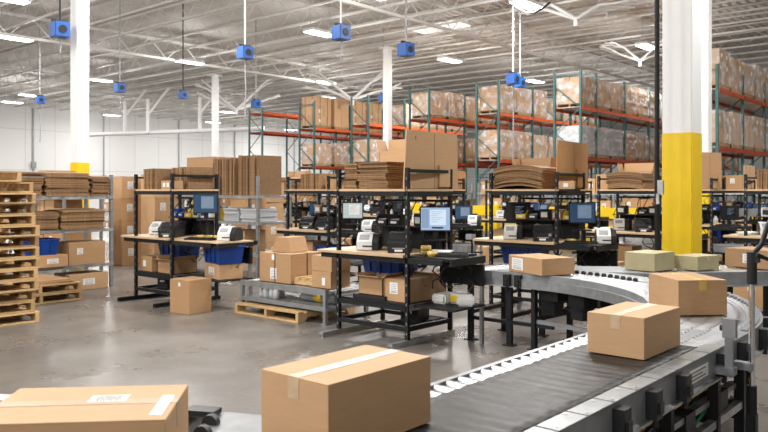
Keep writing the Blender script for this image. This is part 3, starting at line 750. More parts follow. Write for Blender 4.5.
# ------------------------------------------------------------------ desk equipment
def monitor_maker(sc='screen', wc='window'):
    def mk():
        r = thing('monitor', '', 'monitor')
        MB().box(-.172, .172, 0, .035, .10, .378).build('housing', 'blackp', r, .006)
        s = MB().box(-.158, .158, -.002, 0, .116, .362).build('screen', sc, r)
        wn = MB().box(-.06, .115, -.0035, -.002, .17, .34)
        MB().box(-.15, -.075, -.0035, -.002, .14, .345).build('sidebar', 'screen_text', s) if sc == 'screen' else None
        wn.build('window', wc, s)
        t = MB()
        for q in range(6): t.box(-.045, .08-.03*(q % 3), -.0045, -.0035, .315-.022*q, .319-.022*q)
        t.build('text_lines', 'screen_text', s)
        MB().box(-.03, .03, .03, .06, .02, .30).build('neck', 'blackp', r); MB().box(-.12, .12, -.06, .12, 0, .018).build('base', 'blackp', r, .004)
        return r
    return mk
def label_printer_maker():
    r = thing('label_printer', '', 'printer')
    MB().prism([(-.16, 0), (.16, 0), (.16, .13), (-.10, .13), (-.16, .10)], 'x', -.125, .125).build('body', 'blackp', r, .006)
    # cover along x: profile in y,z
    MB().prism([(-.10, .132), (.158, .132), (.158, .19), (.10, .215), (-.02, .205), (-.09, .165)], 'x', -.12, .12).build('lid', 'blackm', r, .006)
    MB().box(-.075, .075, -.163, -.158, .045, .056).build('label_slot', 'greyp', r)
    MB().box(-.05, .035, -.1625, -.159, .015, .038).build('logo_plate', 'paper', r)
    MB().box(.07, .105, -.165, -.158, .07, .10).build('button_panel', 'greyp', r)
    return r
def desktop_printer_maker():
    r = thing('desktop_printer', '', 'printer')
    MB().prism([(-.14, 0), (.16, 0), (.16, .15), (.08, .178), (-.06, .178), (-.14, .095)], 'x', -.125, .125).build('body', 'blackp', r, .008)
    MB().prism([(-.155, .005), (-.135, .005), (-.135, .095), (-.055, .175), (.06, .179), (.06, .192), (-.065, .190), (-.155, .10)], 'x', -.118, .055).build('front_shell', 'whitep', r, .004)
    MB().box(-.05, .09, -.159, -.154, .04, .055).build('label_slot', 'blackp', r)
    MB().prism([(-.135, .118), (-.085, .165), (-.091, .171), (-.141, .124)], 'x', -.09, .02).build('display', 'greyp', r)
    return r
def keyboard_maker():
    r = thing('keyboard', '', 'keyboard')
    MB().prism([(-.075, 0), (.075, 0), (.075, .025), (-.075, .014)], 'x', -.22, .22).build('base', 'blackp', r, .003)
    k = MB()
    for i in range(15):
        for j in range(5): k.cbox(-.196+i*.028, -.054+j*.027, .021+.002*j, .022, .021, .008)
    k.build('keys', 'blackm', r)
    return r
def tote_maker(m='blue', h=.25):
    def mk():
        r = thing('tote', '', 'tote'); b, t, d = .17, .21, .008
        mb = MB(); lo = [(-.24, -.16), (.24, -.16), (.24, .16), (-.24, .16)]; hi = [(-.28, -.19), (.28, -.19), (.28, .19), (-.28, .19)]
        ins = lambda p, e: [(x-math.copysign(e, x), y-math.copysign(e, y)) for x, y in p]
        vs = [(*p, 0) for p in lo]+[(*p, h) for p in hi]+[(*p, h) for p in ins(hi, d)]+[(*p, d) for p in ins(lo, d)]
        fs = [(3, 2, 1, 0)]
        for k in range(4):
            n = (k+1) % 4; fs += [(k, n, 4+n, 4+k), (4+k, 4+n, 8+n, 8+k), (8+k, 8+n, 12+n, 12+k)]
        fs.append((12, 13, 14, 15)); mb.add(vs, fs); mb.build('body', m, r)
        e = .014; q = MB()
        for y in (-.19, .19): q.cbox(0, y, h-.014, .58, e, .028)
        for x in (-.28, .28): q.cbox(x, 0, h-.014, e, .38, .028)
        q.build('rim', m, r)
        k = MB()
        for x in (-.15, 0, .15): k.cbox(x, -.182, h*.5, .012, .022, h*.85)
        k.build('rib', m, r)
        return r
    return mk
def taperoll_maker():
    o = MB().lathe([(.038, 0), (.055, 0), (.055, .05), (.038, .05), (.038, 0)], 20).build('tape_roll', 'tape_roll'); return tag(o, '', 'tape roll')
def computer_maker():
    r = thing('computer_case', '', 'computer')
    MB().box(-.10, .10, -.18, .18, 0, .26).build('case', 'blackp', r, .006)
    MB().box(-.085, .085, -.184, -.18, .03, .23).build('front_panel', 'blackm', r)
    MB().box(-.04, .06, -.187, -.184, .17, .20).build('drive_bay', 'greyp', r); MB().box(-.05, .03, -.187, -.184, .1, .125).build('badge', 'whitep', r)
    return r
def scanner_maker():
    r = thing('barcode_scanner', '', 'scanner')
    MB().box(-.045, .045, -.05, .05, 0, .02).build('stand_base', 'blackp', r); MB().tube([(0, .02, .02), (0, .03, .12), (0, -.01, .18)], .012, 8).build('stand_neck', 'blackp', r)
    MB().prism([(-.09, .17), (.05, .18), (.05, .22), (-.09, .23)], 'x', -.035, .035).build('head', 'greyp', r, .005); return r
def papers_maker():
    r = thing('paper_stack', '', 'paper'); mb = MB()
    for i in range(6): mb.cbox(R.uniform(-.01, .01), R.uniform(-.01, .01), .004+.007*i, .22, .29, .005, Matrix.Rotation(R.uniform(-.1, .1), 4, 'Z'))
    mb.build('sheets', 'paper', r); return r
def bottle_maker():
    r = thing('white_bottle', '', 'bottle')
    MB().lathe([(0, 0), (.045, 0), (.045, .10), (.03, .125), (.02, .13), (0, .13)], 12).build('body', 'whitep', r); MB().lathe([(0, .13), (.022, .13), (.022, .16), (0, .16)], 10).build('cap', 'whitep', r); return r

# ------------------------------------------------------------------ packing stations
SP = {}
def station(phrase, X, Y, ext=.55, left=.3, label=None, depth=.75, W_=.98, feet='black'):
    hx, hy = W_/2, depth/2
    key = (ext, left, depth, W_, feet)
    lbl = label or 'black steel packing station '+phrase
    if key in SP: return dup(SP[key], (X, Y, 0), 0, lbl)
    r = thing('packing_station', lbl, 'packing station', (X, Y, 0)); SP[key] = r
    pm = MB().box(-.020, .020, -.020, .020, .03, 1.83).mesh('post', 'black')
    hm = MB()
    for q in range(17): hm.cbox(0, -.0205, .12+.1*q, .011, .002, .028)
    hm = hm.mesh('punched_slots', 'rail')
    for sx in (-1, 1):
        for sy in (-1, 1):
            po = link('post', pm, r, (sx*hx, sy*hy, 0))
            if sy < 0: link('punched_slots', hm, po)
    MB().box(-hx-.03, hx+.03, -hy-.02, hy+.02, 1.585, 1.61).build('top_shelf', 'board', r, .003)
    f = MB()
    for sy in (-1, 1): f.box(-hx, hx, sy*hy-.02, sy*hy+.02, 1.535, 1.585)
    f.box(hx-.02, hx+.026, -hy, hy, 1.53, 1.615); f.box(-hx-.02, -hx+.02, -hy, hy, 1.54, 1.585); f.build('top_frame', 'black', r)
    MB().beam((hx, -hy, 1.80), (hx, hy, 1.80), .035).build('guard_bar', 'black', r); MB().beam((-hx, -hy, 1.78), (-hx, hy, 1.78), .025).build('guard_bar', 'black', r)
    MB().box(-hx-left, hx-.02, -hy-.05, hy+.05, .90, .93).build('worktop', 'board', r, .003)
    f = MB()
    for sy in (-1, 1): f.box(-hx-left+.04, hx+(ext-.1 if ext else 0), sy*hy-.02, sy*hy+.02, .845, .90)
    for x in (-hx-left+.06, -hx, hx): f.box(x-.02, x+.02, -hy, hy, .845, .899)
    f.build('worktop_frame', 'black', r)
    if ext:
        MB().box(hx-.015, hx+ext, -hy+.02, hy-.13, .895, .915).build('keyboard_shelf', 'black' if ext < 1 else 'board', r, .003)
        MB().box(hx+ext-.03, hx+ext, -hy+.02, hy-.13, .84, .895).build('shelf_lip', 'black', r)
        MB().box(hx-.02, hx+ext, -hy+.06, hy-.14, .39, .41).build('side_shelf', 'blackm', r)
        link('leg', MB().box(-.018, .018, -.018, .018, .0, .895).mesh('leg', 'rail'), r, (hx+ext-.03, hy-.16, 0))
        MB().box(hx, hx+ext, hy-.19, hy-.15, .60, .82).build('cable_duct', 'black', r)
    MB().box(-hx, hx, -hy, hy, .395, .42).build('lower_shelf', 'black', r, .002)
    f = MB()
    for sy in (-1, 1): f.box(-hx, hx, sy*hy-.02, sy*hy+.02, .35, .395); f.box(-hx, hx, sy*hy-.018, sy*hy+.018, .14, .185)
    for sx in (-1, 1): f.box(sx*hx-.02, sx*hx+.02, -hy, hy, .14, .185)
    f.build('lower_frame', 'black', r)
    MB().box(hx+.024, hx+.03, -hy, hy, .355, .42).build('side_rail', 'galv', r)
    fm = MB().box(-.03, .03, -hy-.28, hy+.05, .03, .055).box(-.03, -.024, -hy-.28, hy+.05, 0, .055).box(.024, .03, -hy-.28, hy+.05, 0, .055).cbox(0, -hy-.24, .02, .05, .05, .04).cbox(0, hy, .02, .05, .05, .04).mesh('foot', feet)
    for sx in (-1, 1): link('foot', fm, r, (sx*hx, 0, 0))
    MB().box(-hx+.05, hx-.05, hy-.03, hy-.005, .93, 1.18).build('back_panel', 'blackm', r)
    MB().box(-hx, hx, hy-.20, hy+.02, 1.18, 1.195).build('mid_shelf', 'black', r)
    tb_ = MB().tube([(-hx, hy-.04, 1.48), (hx, hy-.04, 1.48)], .014, 8); tb_.build('cable_bar', 'black', r)
    hb = MB(); q = random.Random(9)
    for i in range(6):
        x0 = -hx+.1+i*.15; pts = [(x0, hy-.05, 1.48)]
        for k in range(5): pts.append((pts[-1][0]+q.uniform(-.07, .07), hy-.06-q.uniform(0, .12), 1.48-.1*(k+1)))
        hb.tube(pts, .008, 5)
    hb.build('hanging_cables', 'cable', r)
    cb = MB(); q = random.Random(5)
    for i in range(9):
        x0 = q.uniform(.05, hx+max(ext, .2)-.08); y0 = q.uniform(-.2, .3)
        pts = [(x0, y0, .90)]
        for k in range(6): pts.append((pts[-1][0]+q.uniform(-.10, .10), max(-hy+.08, min(hy-.03, y0+q.uniform(-.12, .12))), .90-.055*(k+1)+q.uniform(-.03, .03)))
        cb.tube(pts, .008, 5)
    cb.build('cables', 'cable', r)
    MB().box(-hx+.1, hx-.1, hy-.05, hy-.03, 1.05, 1.40).build('tool_panel', 'blackm', r) if feet == 'never' else None
    return r
FACE = .66
def put(kind, maker, X, Y, z, rz, label, group=None): return proto_put(kind, maker, (X, Y, z), rz, label, group)
WT = .932   # worktop height
MON = {'bright': ('mon_b', monitor_maker('screen', 'window')), 'dim': ('mon_d', monitor_maker('screen_dim', 'window_dim')), 'pale': ('mon_p', monitor_maker('screen_pale', 'paper')), 'off': ('mon_o', monitor_maker('blackp', 'blackm'))}

# --- the nearest station
n1 = 'the nearest packing station'
X, Y = -5.31, 6.37
station('', X, Y, .55, .30, 'nearest black packing station with a tall cardboard panel on its top shelf', feet='galv')
put(*MON['bright'], X+.42, Y+.20, 1.045, FACE-.02, 'bright monitor at '+n1)
tag(MB().tube([(X+.44, Y+.24, .932), (X+.44, Y+.24, 1.045)], .03, 12).build('monitor_riser', 'blackp'), 'short black riser under the bright monitor at '+n1, 'riser')
put('lp', label_printer_maker, X+.20, Y-.14, WT, .62, 'black label printer at the front edge of '+n1)
put('dp', desktop_printer_maker, X-.28, Y-.10, WT, .55, 'white and black printer on the wooden worktop of '+n1)
put('kb', keyboard_maker, X+.80, Y-.12, .917, .35, 'black keyboard on the side shelf of '+n1)
put('pap', papers_maker, X+.62, Y+.02, .917, .5, 'loose white papers under the monitor of '+n1)
put('sc', scanner_maker, X+.93, Y+.14, .917, .3, 'grey barcode scanner beside the keyboard of '+n1)
for k, (dx, dy, dz) in enumerate(((.55, -.14, 0), (.55, -.14, .051), (.68, -.20, 0))):
    put('tr', taperoll_maker, X+dx, Y+dy, .917+dz, 0, 'yellow tape roll in front of the monitor of '+n1, 'tape rolls at the nearest station')
put('tote_low', tote_maker('blue', .205), X-.17, Y+.14, .425, 0, 'lower blue tote on the lower shelf of '+n1)
put('tote_low', tote_maker('blue', .205), X-.17, Y+.14, .633, 0, 'upper blue tote nested on another under '+n1)
tag(MB().box(-5.62, -5.16, 6.03, 6.10, .422, .445).box(-5.62, -5.16, 6.28, 6.35, .422, .445).box(-5.62, -5.16, 6.03, 6.35, .445, .465).build('plastic_tray', 'blackp'), 'black plastic tray under the open carton of '+n1, 'tray')
open_carton('open carton on a black tray on the lower shelf of '+n1, (-5.37, 6.18, .467), (.34, .28, .19), 0, 'card', (15, 40, 25, 20), fl=.07)
carton('wide carton with white label on the lower shelf of '+n1, (-5.06, 6.30, .422), (.40, .46, .24), 0, 'card_light', 'x', [('-y', .48, .58, .11, .12)])
carton('carton behind the labelled one on the lower shelf of '+n1, (-5.04, 6.63, .422), (.36, .2, .27), 0, 'card', 'x')
put('pc', computer_maker, X+.28, Y+.02, .187, .3, 'black computer case low under '+n1)
tag(MB().box(X+.12, X+.42, Y-.3, Y+.3, .175, .187).build('computer_tray', 'blackm'), 'thin black tray carrying the computer case of '+n1, 'tray')
for k, (dx, dy, lb) in enumerate(((.66, .05, 'white'), (.78, .16, 'yellow and white'), (.92, .05, 'white'))):
    o = MB().box(-.09, .09, -.13, .13, 0, .10).build('mailer_pack', 'paper', None, .02); o.location = (X+dx, Y+dy, .411); o.rotation_euler.z = .3*k
    MB().box(-.091, .091, -.132, -.02, .02, .085).build('band', 'yellow2', o) if k == 1 else None
    tag(o, ('front ', 'middle yellow-banded ', 'end ')[k]+'white mailer pack on the side shelf of '+n1, 'mailer')
stack('at the left end of the top shelf of '+n1, (X-.36, Y-.06, 1.612), (.19, .52, .28), 13)
stack('mid top shelf of '+n1, (X-.03, Y-.06, 1.612), (.42, .55, .29), 14)
def panel(label, X, Y, z, w_, h_, rz, tilt=-.04, m='card_light', fold=.55):
    o = MB().prism([(-w_/2, 0), (w_/2, 0), (w_/2*.96, h_*.98), (-w_/2*.9, h_)], 'y', -.008, .008).build('cardboard_panel', m)
    o.location = (X, Y, z); o.rotation_euler = (tilt, 0, rz); tag(o, label, 'box')
    b = MB().box(w_*(fold-.5)-.002, w_*(fold-.5)+.002, -.010, -.008, 0, h_*.97).box(-w_*.3, -w_*.285, -.0095, -.008, h_*.84, h_*.90); b.build('crease', 'card_edge', o)
    f = MB().box(w_*.12, w_*.32, -.028, -.010, .02, h_*.42); f.build('cut_flap', m, o); return o
panel('tall folded cardboard panel standing on top of '+n1, X+.455, Y+.08, 1.613, .86, .62, PI/2-.10, .0)
open_carton('large open carton behind the flat stacks on top of '+n1, (X-.02, Y+.30, 1.612), (.78, .16, .44), 0, 'card_light', (None, None, 85, 70), fl=.14)

# --- station behind the tall floor carton
nL = 'the station behind the floor carton'
X, Y = -9.42, 6.32
station('', X, Y, 1.0, .34, 'black packing station behind the tall carton on the floor', W_=.92)
put(*MON['dim'], X+.68, Y+.02, 1.17, FACE+.05, 'dark blue monitor at '+nL)
tag(MB().tube([(X+.68, Y+.06, .917), (X+.68, Y+.06, 1.17)], .025, 10).build('monitor_riser', 'blackp'), 'black riser under the monitor at '+nL, 'riser')
put('lp', label_printer_maker, X+.22, Y-.22, WT, .5, 'black label printer on the worktop of '+nL)
put('dp', desktop_printer_maker, X+1.26, Y-.0, .917, .5, 'white and black printer on the right wooden shelf of '+nL)
put('kb', keyboard_maker, X+.86, Y-.2, .917, .3, 'black keyboard below the monitor of '+nL)
put('dp', desktop_printer_maker, X-.45, Y+.05, WT, .3, 'small pale printer at the left end of '+nL)
put('lp', label_printer_maker, X-.15, Y+.2, WT, .4, 'second black printer at the back of '+nL)
for k in range(3): put('tr', taperoll_maker, X+.62+.13*k, Y-.02+.05*k, .917, 0, 'yellow tape roll by the keyboard of '+nL, 'tape rolls behind the floor carton')
put('tote', tote_maker(), X-.13, Y+.14, .589, 0, 'blue tote in the lower shelf of '+nL)
carton('labelled carton at the left lower shelf of '+nL, (X-.28, Y-.17, .422), (.30, .3, .22), 0, 'card', 'x', [('-y', .35, .5, .07, .09)])
carton('flat carton holding up the blue tote at '+nL, (X-.12, Y+.16, .422), (.3, .26, .165), 0)
open_carton('open carton at the right lower shelf of '+nL, (X+.21, Y-.12, .422), (.38, .40, .19), .0, 'card', (10, 60, 40, 50), fl=.06)
put('pc', computer_maker, X+.02, Y-.1, .187, .3, 'black computer case low under '+nL); tag(MB().box(X-.2, X+.2, Y-.3, Y+.3, .175, .187).build('computer_tray', 'blackm'), 'thin black tray under the computer case of '+nL, 'tray')
put('tote', tote_maker(), X+1.16, Y-.04, .615, -.25, 'large blue tote on a carton right of '+nL)
carton('carton under the blue tote at the right of '+nL, (X+1.14, Y-.02, .412), (.50, .34, .20), -.25, 'card_light', 'x', [('-y', .5, .5, .2, .1)])
carton('tall brown carton standing alone on the concrete floor', (-8.30, 5.79, .002), (.38, .37, .44), .08, 'card', 'y', [('-y', .5, .86, .045, .05)], bevel=.004)
stack('top left of '+nL, (X-.23, Y-.05, 1.612), (.34, .5, .30), 12, standing=True)
stack('top middle of '+nL, (X+.22, Y+.12, 1.612), (.42, .42, .32), 14, standing=True)
carton('low carton with three white labels on top of '+nL, (X+.30, Y-.27, 1.612), (.30, .16, .12), .0, 'card', None, [('-y', .25, .5, .055, .06), ('-y', .55, .5, .055, .06), ('-y', .85, .5, .055, .06)])
# --- row behind
nR = 'the station behind the roller curve'
X, Y = -5.01, 9.03
station('', X, Y, .55, .30, 'black packing station behind the roller curve, orange panel on top')
put(*MON['dim'], X+.60, Y+.12, 1.06, FACE-.1, 'monitor with pale window on dark screen at '+nR); tag(MB().tube([(X+.60, Y+.16, .917), (X+.60, Y+.16, 1.06)], .03, 12).build('monitor_riser', 'blackp'), 'short black riser under the monitor at '+nR, 'riser')
put(*MON['off'], X-.42, Y+.22, 1.05, FACE-.1, 'dark monitor at the left of '+nR); tag(MB().tube([(X-.42, Y+.26, WT), (X-.42, Y+.26, 1.05)], .03, 12).build('monitor_riser', 'blackp'), 'black riser under the dark monitor at '+nR, 'riser')
put('lp', label_printer_maker, X+.2, Y-.2, WT, .5, 'black label printer on '+nR); put('dp', desktop_printer_maker, X-.3, Y-.1, WT, .4, 'white and black printer at the left of '+nR)
put('dp', desktop_printer_maker, X+.93, Y+.1, .917, .5, 'white printer on the side shelf of '+nR); put('kb', keyboard_maker, X+.72, Y-.17, .917, .3, 'black keyboard below the monitor of '+nR)
put('tr', taperoll_maker, X+.55, Y-.1, .917, 0, 'yellow tape roll by the monitor of '+nR)
put('tote', tote_maker(), X-.17, Y-.02, .592, 0, 'blue tote in the lower shelf of '+nR); carton('carton under the blue tote of '+nR, (X-.17, Y-.02, .422), (.42, .3, .17))
panel('orange-brown cardboard panel standing on top of '+nR, X+.455, Y+.12, 1.613, .82, .63, PI/2-.06, .0, 'card_deep')
stack('on top of '+nR, (X-.12, Y-.04, 1.612), (.74, .55, .28), 12, droop=.05)
open_carton('open carton behind the flat stack on top of '+nR, (X-.2, Y+.30, 1.612), (.56, .2, .30), 0, 'card', (None, 80, 85, 75), fl=.14)
carton('small carton with white label inside the guard bar of '+nR, (X+.58, Y-.28, 1.612), (.18, .15, .10), .3, 'card_light', None, [('-y', .5, .5, .06, .05)])
tag(MB().box(X+.50, X+.70, Y-.38, Y-.15, 1.585, 1.61).build('side_ledge', 'black'), 'small black ledge at the top right of '+nR, 'ledge')
nM = 'the station left of the middle, behind the nearest one'
X, Y = -9.1, 9.03
station('', X, Y, .55, .30, 'black packing station with pale monitor, seen between the two front stations')
put(*MON['pale'], X+.66, Y+.02, 1.02, FACE, 'pale monitor seen between the two front stations'); tag(MB().tube([(X+.66, Y+.06, .917), (X+.66, Y+.06, 1.02)], .03, 12).build('monitor_riser', 'blackp'), 'black riser under the pale monitor', 'riser')
nm = 'the station with the pale monitor'
put('lp', label_printer_maker, X+.2, Y-.18, WT, .5, 'black label printer on '+nm); put('lp', label_printer_maker, X-.32, Y-.05, WT, .5, 'left black printer on '+nm)
put('dp', desktop_printer_maker, X+.95, Y+.15, .917, .4, 'white printer on the side shelf of '+nm); put('kb', keyboard_maker, X+.75, Y-.17, .917, .3, 'black keyboard below the pale monitor')
put('tr', taperoll_maker, X+.5, Y-.15, .917, 0, 'yellow tape roll below the pale monitor')
stack('on top of '+nm, (X-.1, Y, 1.612), (.44, .5, .27), 14, standing=True)
carton('carton at the right end of the top of '+nm, (X+.33, Y+.05, 1.612), (.26, .4, .2))
carton('carton with white label in the lower shelf of '+nm, (X-.22, Y-.05, .422), (.42, .4, .3), 0, 'card', 'x', [('-y', .5, .6, .1, .12)])
put('tote', tote_maker(), X+.2, Y, .422, 0, 'blue tote in the lower shelf of '+nm)

# --- farther rows: the same furniture with other goods
cells = [(-4.8, 11.95, 'left of the yellow column'), (-9.0, 12.0, 'behind the nearest monitor'), (-13.1, 12.0, 'over the strapped carton'),
         (-17.2, 12.0, 'left in the third row'), (-5.0, 15.2, 'right of the yellow column'), (-9.0, 15.1, 'fourth row behind the curve'), (-13.1, 15.0, 'in the fourth row middle'), (-17.2, 15.0, 'left in the fourth row'),
         (-5.2, 18.2, 'far behind the chrome post'), (-9.1, 18.0, 'fifth row behind the curve'), (-13.1, 18.0, 'in the fifth row middle'), (-17.2, 18.1, 'left in the fifth row'), (-2.6, 12.1, 'ending the third row'), (-1.6, 15.2, 'ending the fourth row'), (-21.3, 15.1, 'far left of fourth row'), (-21.3, 18.1, 'far left of fifth row')]
rq = random.Random(21)
for X, Y, ph in cells:
    n_ = 'the station '+ph
    station(ph, X, Y, .55, .30)
    near = Y < 13
    k = rq.choice(('dim', 'off', 'off', 'dim', 'pale'))
    put(*MON[k], X+.68, Y+.1, .92, FACE+rq.uniform(-.2, .1), {'dim': 'dark', 'off': 'switched-off', 'pale': 'pale'}[k]+' monitor at '+n_)
    put('lp', label_printer_maker, X+rq.uniform(.1, .25), Y-.18, WT, .5, 'black label printer at '+n_)
    if rq.random() < .8: put('dp', desktop_printer_maker, X-.3, Y+rq.uniform(-.1, .1), WT, .4, 'white and black printer at '+n_)
    if rq.random() < .6: put('dp', desktop_printer_maker, X+.92, Y+.12, .917, .5, 'white printer on the side shelf of '+n_)
    put('kb', keyboard_maker, X+.74, Y-.16, .917, .3, 'black keyboard at '+n_)
    if rq.random() < .7: put('tr', taperoll_maker, X+.52, Y-.05, .917, 0, 'yellow tape roll at '+n_)
    if rq.random() < .75: put('tote', tote_maker(), X-.17, Y, .422, 0, 'blue tote in the lower shelf of '+n_)
    else: carton('carton in the lower shelf of '+n_, (X-.2, Y, .422), (.4, .4, .27))
    carton('carton at the right of the lower shelf of '+n_, (X+.28, Y-.05, .422), (.32, .4, rq.uniform(.18, .34)), 0, rq.choice(('card', 'card_light')), 'x', [('-y', .5, .6, .09, .1)])
    t = rq.random()
    if t < .6 or ph.startswith('left of the yellow'):
        stack('on top of '+n_, (X-.1, Y-.02, 1.612), (.6, .5, .26), 9, droop=.03)
        if rq.random() < .7: open_carton('open carton behind the flat stack on '+n_, (X-.1, Y+.29, 1.612), (.56, .2, .30), 0, 'card', (None, 80, 85, 75), fl=.14)
    else:
        stack('on top of '+n_, (X-.2, Y, 1.612), (.38, .5, .3), 10, standing=True)
        carton('carton on top of '+n_, (X+.22, Y, 1.612), (.36, .45, rq.uniform(.25, .4)), 0, 'card', 'x', [('-y', .4, .6, .1, .12)])
    if rq.random() < .45: panel('cardboard panel standing on top of '+n_, X+.45, Y+.1, 1.613, .75, .55, PI/2-.06, 0, rq.choice(('card', 'card_deep', 'card_light')))
u = (711-CX)/F; D = 15.2/(sY*u+cY)
panel('brown cardboard panel standing just right of the yellow column', cY*u*D-sY*D, 15.05, 1.613, .5, .72, FACE, 0, 'card')
# loose goods on the floor and desks of the farther rows
for k, (X, Y, ph) in enumerate(cells):
    sz = rq.uniform(.32, .5)
    carton('carton on the floor before the station '+ph, (X+rq.uniform(-.35, .1), Y-.95, .002), (rq.uniform(.36, .5), .4, sz), rq.uniform(-.2, .2), rq.choice(('card', 'card_light')), 'x', [('-y', .5, .6, .1, .12)])
    carton('small carton on the worktop of the station '+ph, (X-.02, Y+.22, WT), (.22, .2, rq.uniform(.12, .22)), rq.uniform(-.2, .2), rq.choice(('card', 'card_light')), 'x')
    put('pap', papers_maker, X-.52, Y-.05, WT, rq.uniform(-.5, .5), 'white papers on the worktop of the station '+ph)
    put('bt', bottle_maker, X+.42, Y+.1, WT, 0, 'white bottle at the station '+ph)
    put('tote_small', tote_maker('greyp', .16), X+.74, Y-.08, .412, .0, 'grey tote on the side shelf of the station '+ph)
def small_box_maker(m, l):
    def mk():
        o = MB().box(-.07, .07, -.08, .08, 0, .14).build('small_box', m, None, .006); tag(o, '', 'box')
        MB().box(-.05, .05, -.082, -.08, .03, .10).build('front_label', l, o); return o
    return mk
def bin_maker(m):
    def mk():
        r = thing('parts_bin', '', 'bin')
        mb = MB().box(-.08, .08, -.09, .09, 0, .008)
        for x in (-.08, .074): mb.prism([(-.09, 0), (.09, 0), (.09, .12), (-.04, .12), (-.09, .06)], 'x', x, x+.006)
        mb.box(-.08, .08, .084, .09, 0, .12).box(-.08, .08, -.09, -.084, 0, .06); mb.build('shell', m, r)
        MB().box(-.06, .06, -.06, .06, .008, .07).build('contents', 'greyp', r); MB().box(-.04, .04, -.093, -.09, .02, .045).build('label_holder', 'paper', r); return r
    return mk
SMALL = [('small white box', 'sb_w', small_box_maker('whitep', 'ink')), ('small black box', 'sb_k', small_box_maker('blackp', 'paper')), ('small brown box', 'sb_c', small_box_maker('card', 'paper')), ('blue parts bin', 'bin_b', bin_maker('blue')),
         ('black parts bin', 'bin_k', bin_maker('blackp')), ('yellow parts bin', 'bin_y', bin_maker('yellow2')), ('small black box', 'sb_k', None), ('black parts bin', 'bin_k', None)]
ORD = ('first', 'second', 'third', 'fourth', 'fifth')
for X, Y, ph in [(x, y, 'the station '+p) for x, y, p in cells]+[(-5.31, 6.37, n1), (-9.42, 6.32, nL), (-5.01, 9.03, nR), (-9.1, 9.03, nm)]:
    for k in range(5):
        if rq.random() < .12: continue
        nm_, key_, mk_ = rq.choice(SMALL)
        put(key_, mk_ or dict((a_, c_) for _, a_, c_ in SMALL if c_)[key_], X-.36+.18*k, Y+.285, 1.197, rq.uniform(-.08, .08), nm_+', '+ORD[k]+' on middle shelf of '+ph)
# ------------------------------------------------------------------ low roller table between the two front stations
tb = thing('roller_table', 'low grey roller table loaded with strapped cartons between the front stations', 'table', (-7.05, 6.62, 0))
hx, hy, zt = .78, .36, .42
for sy in (-1, 1): MB().box(-hx, hx, sy*hy-.02, sy*hy+.02, zt-.07, zt).build('side_rail', 'rail', tb)
f = MB()
for sy in (-1, 1): f.box(-hx, hx, sy*hy-.018, sy*hy+.018, .16, .21)
for sx in (-1, 1): f.box(sx*hx-.018, sx*hx+.018, -hy, hy, .16, .20)
f.build('lower_frame', 'rail', tb); MB().box(-hx, hx, -hy, hy, .19, .20).build('lower_shelf', 'rail_light', tb)
me = MB().tube([(0, -hy+.02, 0), (0, hy-.02, 0)], .022, 10).mesh('roller', 'roller')
for i in range(16): link('roller', me, tb, (-hx+.06+i*.11, 0, zt-.026))
for sx in (-1, 1):
    for sy in (-1, 1): link('leg', MB().box(-.022, .022, -.022, .022, 0, zt+.0).cbox(0, 0, .01, .07, .07, .02).mesh('leg', 'rail'), tb, (sx*(hx-.01), sy*hy, 0))
proto_put('pal', pallet_maker, (-7.2, 6.62, .002), 0, 'worn pallet on the floor under the roller table')
bpy.data.objects['pallet'].name = 'pallet'
carton('big carton bound with a black strap on the roller table', (-7.27, 6.62, zt+.002), (.60, .56, .37), 0, 'card', 'x', [('-y', .45, .3, .12, .14), ('-y', .45, .86, .06, .07)], strap=True)
mb = MB().prism([(-.15, 0), (.19, 0), (.13, .19), (-.06, .19)], 'y', -.17, .17)
o = mb.build('carton', 'card'); o.location = (-7.36, 6.66, zt+.377); o.rotation_euler.z = .1; tag(o, 'slant-sided carton on the strapped carton of the roller table', 'box')
MB().box(.015, .055, -.172, -.17, .06, .19).build('tape', 'tape', o)
mb = MB()
for y in (-.22, .0, .20): mb.box(-.20, .20, y, y+.03, 0, .075)
for x in (-.2, -.07, .06, .17): mb.box(x, x+.06, -.24, .24, .075, .09)
o = mb.build('small_pallet', 'pallet'); o.location = (-6.84, 6.62, zt+.002); o.rotation_euler.z = .0; tag(o, 'small wooden pallet beside the strapped carton on the roller table', 'pallet')
carton('lower of two cartons stacked at the right of the roller table', (-6.42, 6.50, zt+.002), (.32, .34, .20), 0, 'card', 'y', [('-y', .62, .4, .05, .09)])
carton('upper of two cartons stacked at the right of the roller table', (-6.42, 6.50, zt+.204), (.33, .34, .185), .03, 'card', 'y')
for k, (dx, dy) in enumerate(((-.55, -.2), (-.45, -.22), (-.36, -.2), (-.5, -.08), (-.4, -.07), (-.30, -.1), (-.26, -.22))):
    put('bt', bottle_maker, -7.05+dx, 6.62+dy, .202, 0, 'small white bottle on the lower shelf of the roller table', 'white bottles under the roller table')
o = MB().tube([(-.30, 0, .07), (.30, 0, .07)], .07, 16).build('wrap_roll', 'greyp'); o.location = (-6.65, 6.55, .2); tag(o, 'white film roll lying on the lower shelf of the roller table', 'roll')
MB().tube([(-.06, 0, .07), (.06, 0, .07)], .0715, 16).build('yellow_band', 'yellow2', o); MB().tube([(-.34, 0, .07), (.34, 0, .07)], .03, 10).build('core', 'card', o)
